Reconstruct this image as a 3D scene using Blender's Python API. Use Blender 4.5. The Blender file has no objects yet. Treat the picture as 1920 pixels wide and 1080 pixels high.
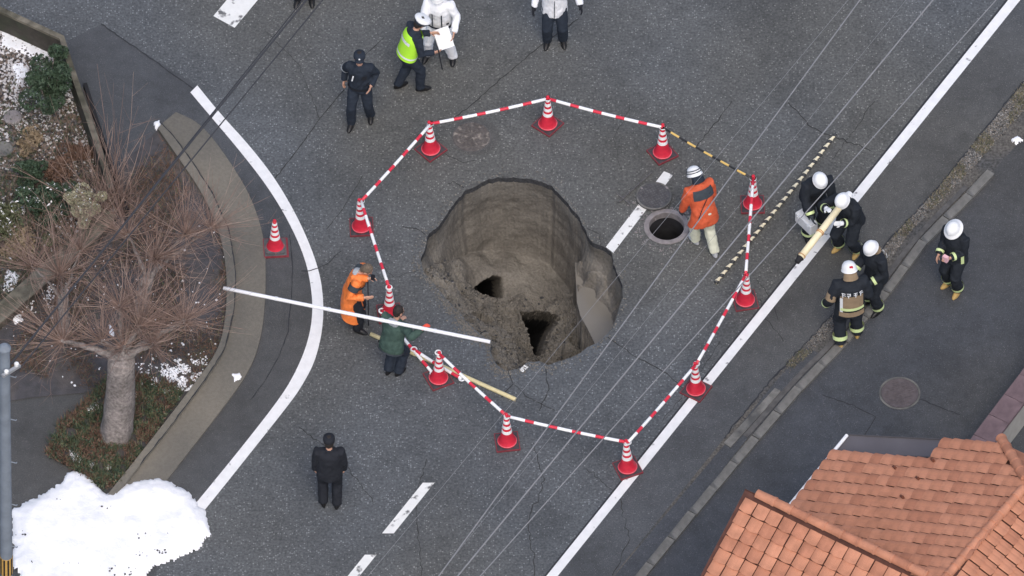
import bpy, bmesh, math, random
from mathutils import Vector, Matrix, noise
from mathutils.geometry import tessellate_polygon
R = math.radians
random.seed(7)
scene = bpy.context.scene
COL = scene.collection

# ------------------------------------------------------------------ camera, sky, sun, exposure
PITCH = R(51.0); DIST = 200.0; PXM = 117.0; F = PXM * DIST          # 117 photo pixels per metre at the centre
CAMP = Vector((0, -DIST * math.cos(PITCH), DIST * math.sin(PITCH)))
FW = Vector((0, math.cos(PITCH), -math.sin(PITCH))); UP = Vector((0, math.sin(PITCH), math.cos(PITCH)))
cam_d = bpy.data.cameras.new('camera'); cam = bpy.data.objects.new('camera', cam_d); COL.objects.link(cam)
cam.location = CAMP; cam.rotation_euler = (math.pi / 2 - PITCH, 0, 0)
cam_d.sensor_width = 36; cam_d.lens = 36 * F / 1920; cam_d.clip_start = 1; cam_d.clip_end = 3000
scene.camera = cam
SUN_EL, SUN_AZ = R(56), R(172)
w = bpy.data.worlds.new('World'); scene.world = w; w.use_nodes = True
nt = w.node_tree; bg = nt.nodes['Background']
sky = nt.nodes.new('ShaderNodeTexSky'); sky.sky_type = 'NISHITA'; sky.sun_disc = False
sky.sun_elevation = SUN_EL; sky.sun_rotation = SUN_AZ; sky.dust_density = 3.5; sky.air_density = 1.0; sky.ozone_density = 0.6
nt.links.new(sky.outputs[0], bg.inputs[0]); bg.inputs[1].default_value = 0.14
sd = bpy.data.lights.new('sun', 'SUN'); sd.energy = 0.75; sd.angle = R(28); sd.color = (1, .97, .92)
so = bpy.data.objects.new('sun', sd); COL.objects.link(so)
so.rotation_euler = Vector((math.sin(SUN_AZ) * math.cos(SUN_EL), math.cos(SUN_AZ) * math.cos(SUN_EL), math.sin(SUN_EL))).to_track_quat('Z', 'Y').to_euler()
scene.view_settings.view_transform = 'Standard'; scene.view_settings.look = 'None'
scene.view_settings.exposure = 0.57; scene.view_settings.gamma = 1
scene.view_settings.use_curve_mapping = False

# ------------------------------------------------------------------ helpers
def P(px, py, z=0.0):
    d = FW * F + Vector((1, 0, 0)) * (px - 960) + UP * (540 - py)
    t = (z - CAMP.z) / d.z
    return CAMP + d * t
def proj(v):
    r = Vector(v) - CAMP; k = r.dot(FW)
    return 960 + F * r.x / k, 540 - F * r.dot(UP) / k
def smooth(pts, n=2, closed=False):
    pts = [Vector(p) for p in pts]
    for _ in range(n):
        out = [] if closed else [pts[0]]
        m = len(pts)
        for i in range(m if closed else m - 1):
            a, b = pts[i], pts[(i + 1) % m]
            out += [a * .75 + b * .25, a * .25 + b * .75]
        if not closed: out.append(pts[-1])
        pts = out
    return pts
def resample(pts, n):
    pts = [Vector(p) for p in pts]
    L = [0]
    for a, b in zip(pts, pts[1:]): L.append(L[-1] + (b - a).length)
    out = []; j = 0
    for i in range(n):
        s = L[-1] * i / (n - 1)
        while j < len(pts) - 2 and L[j + 1] < s: j += 1
        k = (s - L[j]) / max(1e-9, L[j + 1] - L[j]); out.append(pts[j].lerp(pts[j + 1], k))
    return out
def tagp(o, label=None, cat=None, group=None, kind=None):
    if label: o['label'] = label
    if cat: o['category'] = cat
    if group: o['group'] = group
    if kind: o['kind'] = kind
    return o
def empty(name, loc=(0, 0, 0), rz=0, label=None, cat=None, group=None, kind=None):
    o = bpy.data.objects.new(name, None); COL.objects.link(o)
    o.location = loc; o.rotation_euler = (0, 0, rz)
    return tagp(o, label, cat, group, kind)
def link(name, me, parent=None, loc=None, rot=None):
    o = bpy.data.objects.new(name, me); COL.objects.link(o)
    if parent: o.parent = parent
    if loc is not None: o.location = loc
    if rot is not None: o.rotation_euler = rot
    return o
class MB:
    """collects vertices and faces of one mesh"""
    def __init__(s): s.v = []; s.f = []; s.m = []; s.cm = 0
    def add(s, vs, fs):
        o = len(s.v); s.v += [Vector(v) for v in vs]
        for f in fs: s.f.append([i + o for i in f]); s.m.append(s.cm)
    def box(s, c, d, rot=None):
        c = Vector(c); h = Vector(d) * .5
        vs = []
        for x in (-1, 1):
            for y in (-1, 1):
                for z in (-1, 1):
                    q = Vector((x * h.x, y * h.y, z * h.z))
                    if rot is not None: q = rot @ q
                    vs.append(c + q)
        s.add(vs, [(0, 1, 3, 2), (4, 6, 7, 5), (0, 4, 5, 1), (2, 3, 7, 6), (0, 2, 6, 4), (1, 5, 7, 3)])
    def tube(s, pts, rad, n=8, cap=True, flat=None):
        pts = [Vector(p) for p in pts]
        if not hasattr(rad, '__len__'): rad = [rad] * len(pts)
        t0 = (pts[1] - pts[0]).normalized()
        ref = Vector((0, 0, 1)) if abs(t0.z) < .9 else Vector((1, 0, 0))
        nx = t0.cross(ref).normalized(); vs = []; m = len(pts)
        for i in range(m):
            t = (pts[min(i + 1, m - 1)] - pts[max(i - 1, 0)]).normalized()
            nx = (nx - t * nx.dot(t)).normalized(); ny = t.cross(nx)
            for k in range(n):
                a = 2 * math.pi * k / n
                vs.append(pts[i] + (nx * math.cos(a) + ny * math.sin(a)) * rad[i])
        fs = [(i * n + k, i * n + (k + 1) % n, (i + 1) * n + (k + 1) % n, (i + 1) * n + k) for i in range(m - 1) for k in range(n)]
        if cap: fs += [list(range(n))[::-1], [(m - 1) * n + k for k in range(n)]]
        s.add(vs, fs)
    def loft(s, rings, n=20, cap=True):
        """rings: (centre, side vector*rx, front vector*ry)"""
        vs = []
        for c, a, b in rings:
            for k in range(n):
                t = 2 * math.pi * k / n; vs.append(Vector(c) + a * math.cos(t) + b * math.sin(t))
        m = len(rings)
        fs = [(i * n + k, i * n + (k + 1) % n, (i + 1) * n + (k + 1) % n, (i + 1) * n + k) for i in range(m - 1) for k in range(n)]
        if cap: fs += [list(range(n))[::-1], [(m - 1) * n + k for k in range(n)]]
        s.add(vs, fs)
    def ell(s, c, ax, n=12, m=8):
        """ellipsoid, ax = three axis vectors"""
        c = Vector(c); vs = [c - ax[2]]
        for i in range(1, m):
            p = math.pi * i / m - math.pi / 2
            for k in range(n):
                t = 2 * math.pi * k / n
                vs.append(c + ax[0] * (math.cos(p) * math.cos(t)) + ax[1] * (math.cos(p) * math.sin(t)) + ax[2] * math.sin(p))
        vs.append(c + ax[2]); L = len(vs) - 1
        fs = [(0, 1 + (k + 1) % n, 1 + k) for k in range(n)]
        for i in range(m - 2):
            b = 1 + i * n
            fs += [(b + k, b + (k + 1) % n, b + n + (k + 1) % n, b + n + k) for k in range(n)]
        b = 1 + (m - 2) * n
        fs += [(b + k, b + (k + 1) % n, L) for k in range(n)]
        s.add(vs, fs)
    def lathe(s, prof, n=24, M=None, cap=True):
        vs = []
        for r, z in prof:
            for k in range(n):
                a = 2 * math.pi * k / n; v = Vector((r * math.cos(a), r * math.sin(a), z))
                vs.append(M @ v if M is not None else v)
        m = len(prof)
        fs = [(i * n + k, i * n + (k + 1) % n, (i + 1) * n + (k + 1) % n, (i + 1) * n + k) for i in range(m - 1) for k in range(n)]
        if cap: fs += [list(range(n))[::-1], [(m - 1) * n + k for k in range(n)]]
        s.add(vs, fs)
    def mesh(s, name, mat, sm=False):
        me = bpy.data.meshes.new(name); me.from_pydata([tuple(v) for v in s.v], [], s.f)
        for mm in (mat if isinstance(mat, (list, tuple)) else [mat]): me.materials.append(mm)
        if isinstance(mat, (list, tuple)): me.polygons.foreach_set('material_index', s.m)
        if sm: me.polygons.foreach_set('use_smooth', [True] * len(me.polygons))
        me.update(); return me
    def build(s, name, mat, parent=None, sm=False, loc=None, rot=None):
        return link(name, s.mesh(name, mat, sm), parent, loc, rot)
def sheet(pts, z):
    """flat sheet from photo points"""
    b = MB(); vs = [P(p[0], p[1], z) for p in pts]
    tr = tessellate_polygon([vs]); b.add(vs, [list(t) for t in tr]); fixup(b); return b
def fixup(b):
    for f in b.f:
        n = (b.v[f[1]] - b.v[f[0]]).cross(b.v[f[2]] - b.v[f[0]])
        if n.z < 0: f.reverse()
def strip(L, Rr, z0, z1, n=60, sm=2):
    """solid ribbon between two photo polylines, from z0 up to z1"""
    L = resample(smooth([(a, c, 0) for a, c in L], sm), n); Rr = resample(smooth([(a, c, 0) for a, c in Rr], sm), n)
    b = MB(); vs = []
    for a, c in zip(L, Rr):
        p, q = P(a.x, a.y, z1), P(c.x, c.y, z1)
        vs += [p, q, Vector((q.x, q.y, z0)), Vector((p.x, p.y, z0))]
    fs = []
    for i in range(n - 1):
        o = i * 4; fs += [(o, o + 4, o + 5, o + 1), (o + 1, o + 5, o + 6, o + 2), (o + 3, o + 7, o + 4, o)]
    fs += [(0, 1, 2, 3), (4 * n - 4, 4 * n - 1, 4 * n - 2, 4 * n - 3)]
    b.add(vs, fs); return b
def sweep(pts, width, z0, z1):
    """wall along ground polyline of Vectors"""
    b = MB(); n = len(pts); vs = []
    for i in range(n):
        t = (pts[min(i + 1, n - 1)] - pts[max(i - 1, 0)]); t.z = 0; t.normalize(); s = Vector((t.y, -t.x, 0)) * width / 2
        for q, z in ((-s, z1), (s, z1), (s, z0), (-s, z0)):
            v = pts[i] + q; vs.append(Vector((v.x, v.y, z)))
    fs = []
    for i in range(n - 1):
        o = i * 4
        for k in range(4): fs.append((o + k, o + 4 + k, o + 4 + (k + 1) % 4, o + (k + 1) % 4))
    fs += [(3, 2, 1, 0), (4 * n - 4, 4 * n - 3, 4 * n - 2, 4 * n - 1)]
    b.add(vs, fs); return b
def inpoly(x, y, poly):
    c = False; n = len(poly)
    for i in range(n):
        x1, y1 = poly[i][:2]; x2, y2 = poly[(i + 1) % n][:2]
        if (y1 > y) != (y2 > y) and x < (x2 - x1) * (y - y1) / (y2 - y1) + x1: c = not c
    return c

# ------------------------------------------------------------------ materials
MATS = {}
def mat(name, col, rough=.7, var=.18, scale=6., bump=0., bscale=60., spec=.3, metal=0., col2=None, fac2=(.45, .6), scale2=2.):
    m = bpy.data.materials.new(name); m.use_nodes = True; MATS[name] = m
    t = m.node_tree; N = t.nodes; Lk = t.links; bs = N['Principled BSDF']
    bs.inputs['Roughness'].default_value = rough; bs.inputs['Metallic'].default_value = metal
    bs.inputs['Specular IOR Level'].default_value = spec
    tc = N.new('ShaderNodeTexCoord')
    nz = N.new('ShaderNodeTexNoise'); nz.inputs['Scale'].default_value = scale; nz.inputs['Detail'].default_value = 6
    Lk.new(tc.outputs['Object'], nz.inputs['Vector'])
    mr = N.new('ShaderNodeMapRange'); mr.inputs['From Min'].default_value = .3; mr.inputs['From Max'].default_value = .7
    mr.inputs['To Min'].default_value = 1 - var; mr.inputs['To Max'].default_value = 1 + var
    Lk.new(nz.outputs['Fac'], mr.inputs['Value'])
    hsv = N.new('ShaderNodeHueSaturation'); hsv.inputs['Color'].default_value = (*col, 1)
    if col2:
        n2 = N.new('ShaderNodeTexNoise'); n2.inputs['Scale'].default_value = scale2; n2.inputs['Detail'].default_value = 5
        Lk.new(tc.outputs['Object'], n2.inputs['Vector'])
        m2 = N.new('ShaderNodeMapRange'); m2.inputs['From Min'].default_value = fac2[0]; m2.inputs['From Max'].default_value = fac2[1]
        Lk.new(n2.outputs['Fac'], m2.inputs['Value'])
        mx = N.new('ShaderNodeMix'); mx.data_type = 'RGBA'; mx.inputs[6].default_value = (*col, 1); mx.inputs[7].default_value = (*col2, 1)
        Lk.new(m2.outputs[0], mx.inputs[0]); Lk.new(mx.outputs[2], hsv.inputs['Color'])
    Lk.new(mr.outputs[0], hsv.inputs['Value']); Lk.new(hsv.outputs[0], bs.inputs['Base Color'])
    if bump:
        nb = N.new('ShaderNodeTexNoise'); nb.inputs['Scale'].default_value = bscale; nb.inputs['Detail'].default_value = 4
        Lk.new(tc.outputs['Object'], nb.inputs['Vector'])
        bp = N.new('ShaderNodeBump'); bp.inputs['Strength'].default_value = bump; bp.inputs['Distance'].default_value = .02
        Lk.new(nb.outputs['Fac'], bp.inputs['Height']); Lk.new(bp.outputs[0], bs.inputs['Normal'])
    return m
def asphalt(name, dark, light, speck, coarse, rough=.75, spk=.62):
    m = bpy.data.materials.new(name); m.use_nodes = True; t = m.node_tree; N = t.nodes; Lk = t.links; bs = N['Principled BSDF']
    bs.inputs['Roughness'].default_value = rough; bs.inputs['Specular IOR Level'].default_value = .35
    tc = N.new('ShaderNodeTexCoord')
    def nz(sc, det=4, rg=.6):
        n = N.new('ShaderNodeTexNoise'); n.inputs['Scale'].default_value = sc; n.inputs['Detail'].default_value = det
        n.inputs['Roughness'].default_value = rg; Lk.new(tc.outputs['Object'], n.inputs['Vector']); return n
    def rng(src, a, b, c, d):
        r = N.new('ShaderNodeMapRange'); r.inputs['From Min'].default_value = a; r.inputs['From Max'].default_value = b
        r.inputs['To Min'].default_value = c; r.inputs['To Max'].default_value = d; Lk.new(src, r.inputs['Value']); return r.outputs[0]
    def mix(f, a, b):
        x = N.new('ShaderNodeMix'); x.data_type = 'RGBA'; Lk.new(f, x.inputs[0])
        for k, c in ((6, a), (7, b)):
            if isinstance(c, tuple): x.inputs[k].default_value = (*c, 1)
            else: Lk.new(c, x.inputs[k])
        return x.outputs[2]
    fine = nz(coarse, 3, .7); big = nz(.55, 5); mid = nz(5, 5)
    base = mix(rng(fine.outputs['Fac'], .38, .62, 0, 1), dark, light)
    vo = N.new('ShaderNodeTexVoronoi'); vo.inputs['Scale'].default_value = coarse * 1.3; Lk.new(tc.outputs['Object'], vo.inputs['Vector'])
    sp = N.new('ShaderNodeSeparateColor'); Lk.new(vo.outputs['Color'], sp.inputs[0])
    a1 = rng(sp.outputs[0], spk + .2, spk + .28, 0, 1)          # a few stones are pale
    a2 = rng(vo.outputs['Distance'], .25, .5, 1, 0)
    mu = N.new('ShaderNodeMath'); mu.operation = 'MULTIPLY'; Lk.new(a1, mu.inputs[0]); Lk.new(a2, mu.inputs[1])
    base = mix(mu.outputs[0], base, speck)
    wn = nz(.12, 2); wt = N.new('ShaderNodeMix'); wt.data_type = 'RGBA'; wt.blend_type = 'MULTIPLY'; wt.inputs[0].default_value = 1
    tint = mix(rng(wn.outputs['Fac'], .42, .58, 0, 1), (1.04, 1.0, .93), (.97, 1.0, 1.05)); Lk.new(base, wt.inputs[6]); Lk.new(tint, wt.inputs[7]); base = wt.outputs[2]
    h = N.new('ShaderNodeHueSaturation'); Lk.new(base, h.inputs['Color'])
    v1 = rng(big.outputs['Fac'], .3, .7, .84, 1.16); v2 = rng(mid.outputs['Fac'], .3, .7, .88, 1.12)
    mm = N.new('ShaderNodeMath'); mm.operation = 'MULTIPLY'; Lk.new(v1, mm.inputs[0]); Lk.new(v2, mm.inputs[1])
    st = nz(.8, 9, .62); v3 = rng(st.outputs['Fac'], .52, .60, 1, .86); m3 = N.new('ShaderNodeMath'); m3.operation = 'MULTIPLY'; Lk.new(mm.outputs[0], m3.inputs[0]); Lk.new(v3, m3.inputs[1]); Lk.new(m3.outputs[0], h.inputs['Value'])
    Lk.new(h.outputs[0], bs.inputs['Base Color'])
    bp = N.new('ShaderNodeBump'); bp.inputs['Strength'].default_value = .7; bp.inputs['Distance'].default_value = .012
    Lk.new(fine.outputs['Fac'], bp.inputs['Height']); Lk.new(bp.outputs[0], bs.inputs['Normal'])
    return m
def stripes(name, c1, c2, period, duty, skew=0., rough=.45):
    """two-colour print along the object's own x axis"""
    m = bpy.data.materials.new(name); m.use_nodes = True; t = m.node_tree; N = t.nodes; Lk = t.links; bs = N['Principled BSDF']
    bs.inputs['Roughness'].default_value = rough
    tc = N.new('ShaderNodeTexCoord'); sp = N.new('ShaderNodeSeparateXYZ'); Lk.new(tc.outputs['Object'], sp.inputs[0])
    src = sp.outputs[0]
    if skew:
        at = N.new('ShaderNodeMath'); at.operation = 'ARCTAN2'; Lk.new(sp.outputs[1], at.inputs[0]); Lk.new(sp.outputs[2], at.inputs[1])
        ml = N.new('ShaderNodeMath'); ml.operation = 'MULTIPLY_ADD'; Lk.new(at.outputs[0], ml.inputs[0]); ml.inputs[1].default_value = skew; Lk.new(src, ml.inputs[2]); src = ml.outputs[0]
    d = N.new('ShaderNodeMath'); d.operation = 'DIVIDE'; Lk.new(src, d.inputs[0]); d.inputs[1].default_value = period
    f = N.new('ShaderNodeMath'); f.operation = 'FRACT'; Lk.new(d.outputs[0], f.inputs[0])
    g = N.new('ShaderNodeMath'); g.operation = 'GREATER_THAN'; Lk.new(f.outputs[0], g.inputs[0]); g.inputs[1].default_value = duty
    x = N.new('ShaderNodeMix'); x.data_type = 'RGBA'; Lk.new(g.outputs[0], x.inputs[0]); x.inputs[6].default_value = (*c1, 1); x.inputs[7].default_value = (*c2, 1)
    Lk.new(x.outputs[2], bs.inputs['Base Color']); return m
def paint(name, col, under, wear=(.27, .35)):
    return mat(name, under, .6, .06, 8, .25, 70, col2=col, fac2=wear, scale2=6)

A_ROAD = asphalt('coarse_asphalt', (.063, .066, .067), (.114, .119, .121), (.22, .225, .225), 24)
A_SMOOTH = asphalt('smooth_asphalt', (.058, .060, .062), (.080, .082, .085), (.16, .16, .16), 60, .7, .7)
A_PLOT = asphalt('dark_asphalt', (.049, .051, .055), (.070, .073, .078), (.17, .17, .17), 55, .7, .7)
A_MID = asphalt('verge_asphalt', (.060, .062, .063), (.090, .092, .094), (.18, .18, .18), 45, .72, .68)
M_PAINT = paint('road_paint', (.74, .74, .74), (.10, .10, .11))
M_LINE_WORN = paint('worn_road_paint', (.72, .72, .70), (.14, .14, .14), (.33, .42))
M_BEIGE = mat('kerb_concrete', (.185, .168, .138), .85, .10, 22, .4, 90, col2=(.115, .110, .098), fac2=(.35, .7), scale2=.5)
M_KERB = mat('kerb_stone_grey', (.165, .16, .148), .85, .25, 7, .4, 90, col2=(.09, .09, .088), scale2=3)
M_CRACK = mat('crack_dark', (.034, .034, .035), .9, .2)
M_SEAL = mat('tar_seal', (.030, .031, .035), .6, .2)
M_SOIL = mat('garden_soil', (.075, .062, .05), .95, .45, 9, .8, 50, col2=(.13, .11, .09), scale2=3)
M_SAND = None
M_RED = mat('cone_red', (.58, .024, .050), .5, .22)
M_WHITE_BAND = mat('cone_white_band', (.80, .80, .80), .4, .05)
M_BLACKRUB = mat('black_rubber', (.02, .02, .022), .75, .2)
M_BASE = mat('cone_base_rubber', (.060, .052, .058), .8, .25, 20)
M_PINK = mat('faded_red_plastic', (.20, .035, .045), .6, .2, 12)
M_GREYW = mat('grey_weight', (.10, .10, .105), .8, .2, 15)
M_IRON = mat('cast_iron', (.12, .115, .115), .6, .3, 14, .4, 120, metal=.3)
M_RUSTIRON = mat('rusty_cast_iron', (.110, .098, .092), .75, .35, 16, .5, 120, col2=(.27, .24, .21), fac2=(.55, .68), scale2=11)
M_PURP = mat('brown_iron', (.10, .085, .088), .7, .2, 14, .3, 120)
M_CONC = mat('pale_concrete', (.22, .20, .20), .85, .25, 10, .4, 80)
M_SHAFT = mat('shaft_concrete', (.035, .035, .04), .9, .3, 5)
M_SNOW = mat('snow', (.88, .88, .90), .6, .03, 8, .35, 30, spec=.2, col2=(.78, .79, .81), scale2=3)
M_BARRW = stripes('red_white_bar', (.66, .03, .06), (.84, .84, .84), .385, .38)
M_TIGER = stripes('yellow_black_bar', (.02, .02, .02), (.74, .50, .15), .33, .5)
M_ROPE = stripes('twisted_yellow_black_rope', (.045, .045, .045), (.78, .70, .50), .165, .40, .014)
M_PALEYEL = mat('pale_yellow_pole', (.62, .54, .31), .5, .12, 10)
M_STAFF = mat('white_staff', (.80, .80, .82), .4, .05)
M_CREAM = mat('cream_tube', (.78, .69, .46), .5, .10, 5)
M_WIRE = mat('pale_cable', (.23, .23, .24), .5, .1)
M_WIRED = mat('dark_cable', (.045, .046, .052), .6, .1)
M_POLE = mat('utility_pole_concrete', (.20, .23, .27), .7, .12, 6, .2, 60)
M_BARK = mat('pale_bark', (.255, .225, .21), .95, .4, 22, 1.0, 60, col2=(.17, .15, .14), fac2=(.4, .65), scale2=4)
M_TWIG = mat('reddish_twig', (.20, .135, .112), .85, .3, 6)
M_TWIG2 = mat('tan_twig', (.31, .225, .185), .85, .3, 6)
M_LEAF = mat('dark_leaf', (.046, .074, .044), .6, .5, 9)
M_LEAF2 = mat('olive_leaf', (.095, .105, .055), .6, .4, 9)
M_LEAF3 = mat('pale_olive_leaf', (.36, .34, .23), .7, .35, 9)
M_DRY = mat('dry_leaf', (.14, .085, .06), .85, .4, 9)
M_ST = [mat('pebble_white', (.52, .50, .50), .8, .2), mat('pebble_brown', (.16, .125, .105), .85, .3), mat('pebble_grey', (.11, .105, .105), .85, .3), mat('pebble_dark', (.045, .042, .042), .85, .3)]
M_WALLB = mat('mossy_wall_top', (.15, .135, .105), .9, .35, 7, .6, 60, col2=(.08, .075, .055), scale2=2)
M_TILE = [mat('clay_tile_a', (.45, .200, .120), .7, .18, 5, .25, 70), mat('clay_tile_b', (.49, .222, .135), .7, .18, 5, .25, 70), mat('clay_tile_c', (.395, .170, .102), .72, .2, 5, .25, 70)]
M_TILEU = mat('roof_underlay', (.10, .045, .035), .9, .2)
M_METALROOF = mat('grey_sheet_metal', (.105, .098, .108), .5, .08, 3)
M_BLOCK = mat('purple_brown_block', (.15, .105, .112), .8, .2, 6, .3, 60)
M_HWALL = mat('house_render', (.35, .33, .30), .9, .1)
M_GUTTER = mat('white_gutter', (.80, .80, .82), .4, .04)

# ------------------------------------------------------------------ the ground with the holes through it
rim_px = [(935.5,332),(917,336),(895,347),(876,356),(860,371),(848.5,386),(835.5,404),(821,425),(802,440),(797,465),(789,488),(793,506),(806,525),(821,540),(841,565),(854,578),(869,595),(887,617),(906,632),(922,641),(919,658),(928,680),(947,695),(972,692),(987,681),(1010,677),(1028,685),(1043,677),(1072,671),(1098,654),(1115,643),(1132,636),(1147,614),(1161,584),(1167,558),(1167,536),(1158,514),(1150,495),(1148,473),(1135,465),(1117,458),(1106,449),(1095,428),(1087,408),(1072,390),(1054,369),(1035,349),(1017,341),(995,336),(965,333)]
CU, CV = 985., 520.
NA = 540
def ray_rim(a):
    dx, dy = math.cos(a), math.sin(a); best = 0
    for i in range(len(rim_px)):
        x1, y1 = rim_px[i]; x2, y2 = rim_px[(i + 1) % len(rim_px)]
        ex, ey = x2 - x1, y2 - y1; den = dx * ey - dy * ex
        if abs(den) < 1e-9: continue
        t = ((x1 - CU) * ey - (y1 - CV) * ex) / den; s = ((x1 - CU) * dy - (y1 - CV) * dx) / den
        if t > 0 and -1e-6 <= s <= 1 + 1e-6: best = max(best, t)
    return best
rim = []
for i in range(NA):
    a = 2 * math.pi * i / NA; r = ray_rim(a)
    q = Vector((math.cos(a) * 9, math.sin(a) * 9, 3)); q2 = q * 4
    r += noise.noise(q) * 2.6 + noise.noise(q2) * 1.5 + noise.noise(q * 11) * .7
    rim.append(r)
rim_w = [P(CU + rim[i] * math.cos(2 * math.pi * i / NA), CV + rim[i] * math.sin(2 * math.pi * i / NA), 0) for i in range(NA)]
MH_C = P(1250, 425, 0); MH_R = .283
mh_w = [MH_C + Vector((math.cos(2 * math.pi * i / 40), math.sin(2 * math.pi * i / 40), 0)) * (MH_R + .05) for i in range(40)]
G = 900
b = MB()
near = [Vector((-14, -11, 0)), Vector((14, -11, 0)), Vector((14, 12, 0)), Vector((-14, 12, 0))]
def tess(loops):
    vs = [v for l in loops for v in l]; b.add(vs, [list(t) for t in tessellate_polygon(loops)])
tess([near, rim_w, mh_w])
far = [Vector((-G, -G, 0)), Vector((G, -G, 0)), Vector((G, G, 0)), Vector((-G, G, 0))]
b.add(near + far, [(0, 1, 5, 4), (1, 2, 6, 5), (2, 3, 7, 6), (3, 0, 4, 7)])
fixup(b)
road = b.build('road', A_ROAD); tagp(road, kind='structure')

# ------------------------------------------------------------------ the sinkhole: wall, floor, pockets
def mk_sand():
    m = bpy.data.materials.new('wet_sand'); m.use_nodes = True; t = m.node_tree; N = t.nodes; Lk = t.links; bs = N['Principled BSDF']
    bs.inputs['Roughness'].default_value = .8; bs.inputs['Specular IOR Level'].default_value = .25
    tc = N.new('ShaderNodeTexCoord')
    mp = N.new('ShaderNodeMapping'); mp.inputs['Scale'].default_value = (1, 1, 2.6); Lk.new(tc.outputs['Object'], mp.inputs['Vector'])
    n1 = N.new('ShaderNodeTexNoise'); n1.inputs['Scale'].default_value = 1.6; n1.inputs['Detail'].default_value = 8; Lk.new(mp.outputs[0], n1.inputs['Vector'])
    n2 = N.new('ShaderNodeTexNoise'); n2.inputs['Scale'].default_value = 26; n2.inputs['Detail'].default_value = 6; Lk.new(tc.outputs['Object'], n2.inputs['Vector'])
    cr = N.new('ShaderNodeValToRGB'); cr.color_ramp.elements[0].position = .34; cr.color_ramp.elements[0].color = (.118, .108, .094, 1)
    cr.color_ramp.elements[1].position = .66; cr.color_ramp.elements[1].color = (.192, .177, .154, 1); Lk.new(n1.outputs['Fac'], cr.inputs[0])
    r = N.new('ShaderNodeMapRange'); r.inputs['From Min'].default_value = .3; r.inputs['From Max'].default_value = .7; r.inputs['To Min'].default_value = .78; r.inputs['To Max'].default_value = 1.22
    Lk.new(n2.outputs['Fac'], r.inputs['Value'])
    h = N.new('ShaderNodeHueSaturation'); Lk.new(cr.outputs[0], h.inputs['Color']); Lk.new(r.outputs[0], h.inputs['Value']); Lk.new(h.outputs[0], bs.inputs['Base Color'])
    bp = N.new('ShaderNodeBump'); bp.inputs['Strength'].default_value = .6; bp.inputs['Distance'].default_value = .03; Lk.new(n2.outputs['Fac'], bp.inputs['Height']); Lk.new(bp.outputs[0], bs.inputs['Normal'])
    return m
M_SAND = mk_sand()
M_POCKET_SHADE = mat('pocket_shade_dark', (.026, .026, .028), .6, .25, 9, .4, 40)  # near-black colour paints the shade inside the sinkhole pockets
M_ASPHEDGE = mat('asphalt_edge', (.045, .046, .05), .8, .4, 25, .6, 80)
VP = PXM * math.cos(PITCH)
CA = [(935,348,1.75),(1000,350,1.9),(1050,385,1.95),(1078,415,1.95),(1078,455,1.95),(1080,510,1.95),(880,378,1.5),(850,402,1.15),(820,440,.7),(805,480,.35),
      (900,420,1.75),(950,420,1.95),(1020,420,2.),(960,470,2.),(1040,480,2.),(860,450,1.3),(835,505,.45),(865,530,.8),(900,500,1.45),(880,575,.42),(905,604,.38),
      (925,645,.16),(940,682,.04),(960,655,.45),(930,570,.95),(960,600,1.),(985,665,.5),(1008,665,.85),(1000,520,2.),(1040,560,2.1),(1060,600,1.9),(1090,630,1.7),
      (1070,655,1.7),(1030,650,1.6),(820,520,.22),(845,555,.22),(1000,590,1.9),(1060,505,1.7),(1068,530,1.55)]
CB = [(1100,440,.25),(1112,462,.45),(1140,476,.55),(1088,430,.80),(1092,455,1.02),(1105,480,1.06),(1130,515,1.04),(1146,500,.8),(1160,545,.62),(1145,545,.98),(1120,560,1.1),(1150,590,.85),(1130,615,1.0),(1110,590,1.1),(1088,520,1.05)]
POCK1 = [(888,541),(905,528),(925,517),(941,520),(944,560),(926,558),(905,552)]
POCK2 = [(975,586),(1026,586),(1040,590),(1052,598),(1036,622),(1027,645),(1020,668),(1002,668),(990,625)]
POCK3 = [(886,588),(905,590),(926,598),(922,606),(900,600)]
VP = PXM * math.cos(PITCH)
def idw(C, u, v):
    sw = s = 0
    for x, y, d in C:
        k = 1 / ((x - u) ** 2 + (y - v) ** 2 + 60) ** 1.5; s += k * d; sw += k
    return s / sw
def ucliff(v):
    pts = [(300,1086),(430,1083),(485,1083),(525,1091),(545,1102),(565,1114),(600,1122),(700,1130)]
    for (a, x), (c, y) in zip(pts, pts[1:]):
        if v <= c: return x + (y - x) * (v - a) / (c - a)
    return 1130
def edge_dist(x, y, poly):
    bst = 1e9
    for i in range(len(poly)):
        a = Vector(poly[i]); c = Vector(poly[(i + 1) % len(poly)]); p = Vector((x, y)); e = c - a
        k = max(0, min(1, (p - a).dot(e) / e.dot(e))); bst = min(bst, (p - a - e * k).length)
    return bst
def sand_depth(u, v):
    q = Vector((u * .05, v * .05, 0))
    if u > ucliff(v) + 1.5 * noise.noise(q * 3):
        return idw(CB, u, v) + .05 * noise.noise(q * 1.3) + .02 * noise.noise(q * 5), 0
    d = idw(CA, u, v)
    rough = min(1, max(0, (v - 385) / 60))
    n = noise.noise(q) * .10 + noise.noise(q * 2.3) * .06 + abs(noise.noise(q * 5)) * .055 + noise.noise(q * 11) * .034
    d += n * (.25 + .75 * rough)
    m = 0; yi = v + VP * d; w1 = 2 * noise.noise(Vector((u * .2, v * .2, 3)))
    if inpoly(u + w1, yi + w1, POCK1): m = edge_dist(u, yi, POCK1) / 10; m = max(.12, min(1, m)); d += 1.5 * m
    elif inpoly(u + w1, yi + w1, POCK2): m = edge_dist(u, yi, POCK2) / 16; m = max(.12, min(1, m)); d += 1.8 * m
    elif inpoly(u + w1, yi + w1, POCK3): m = 0; d += .16
    return d, m
b = MB(); NW, NF = 46, 210; vs = []; md = []
DI = []
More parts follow.
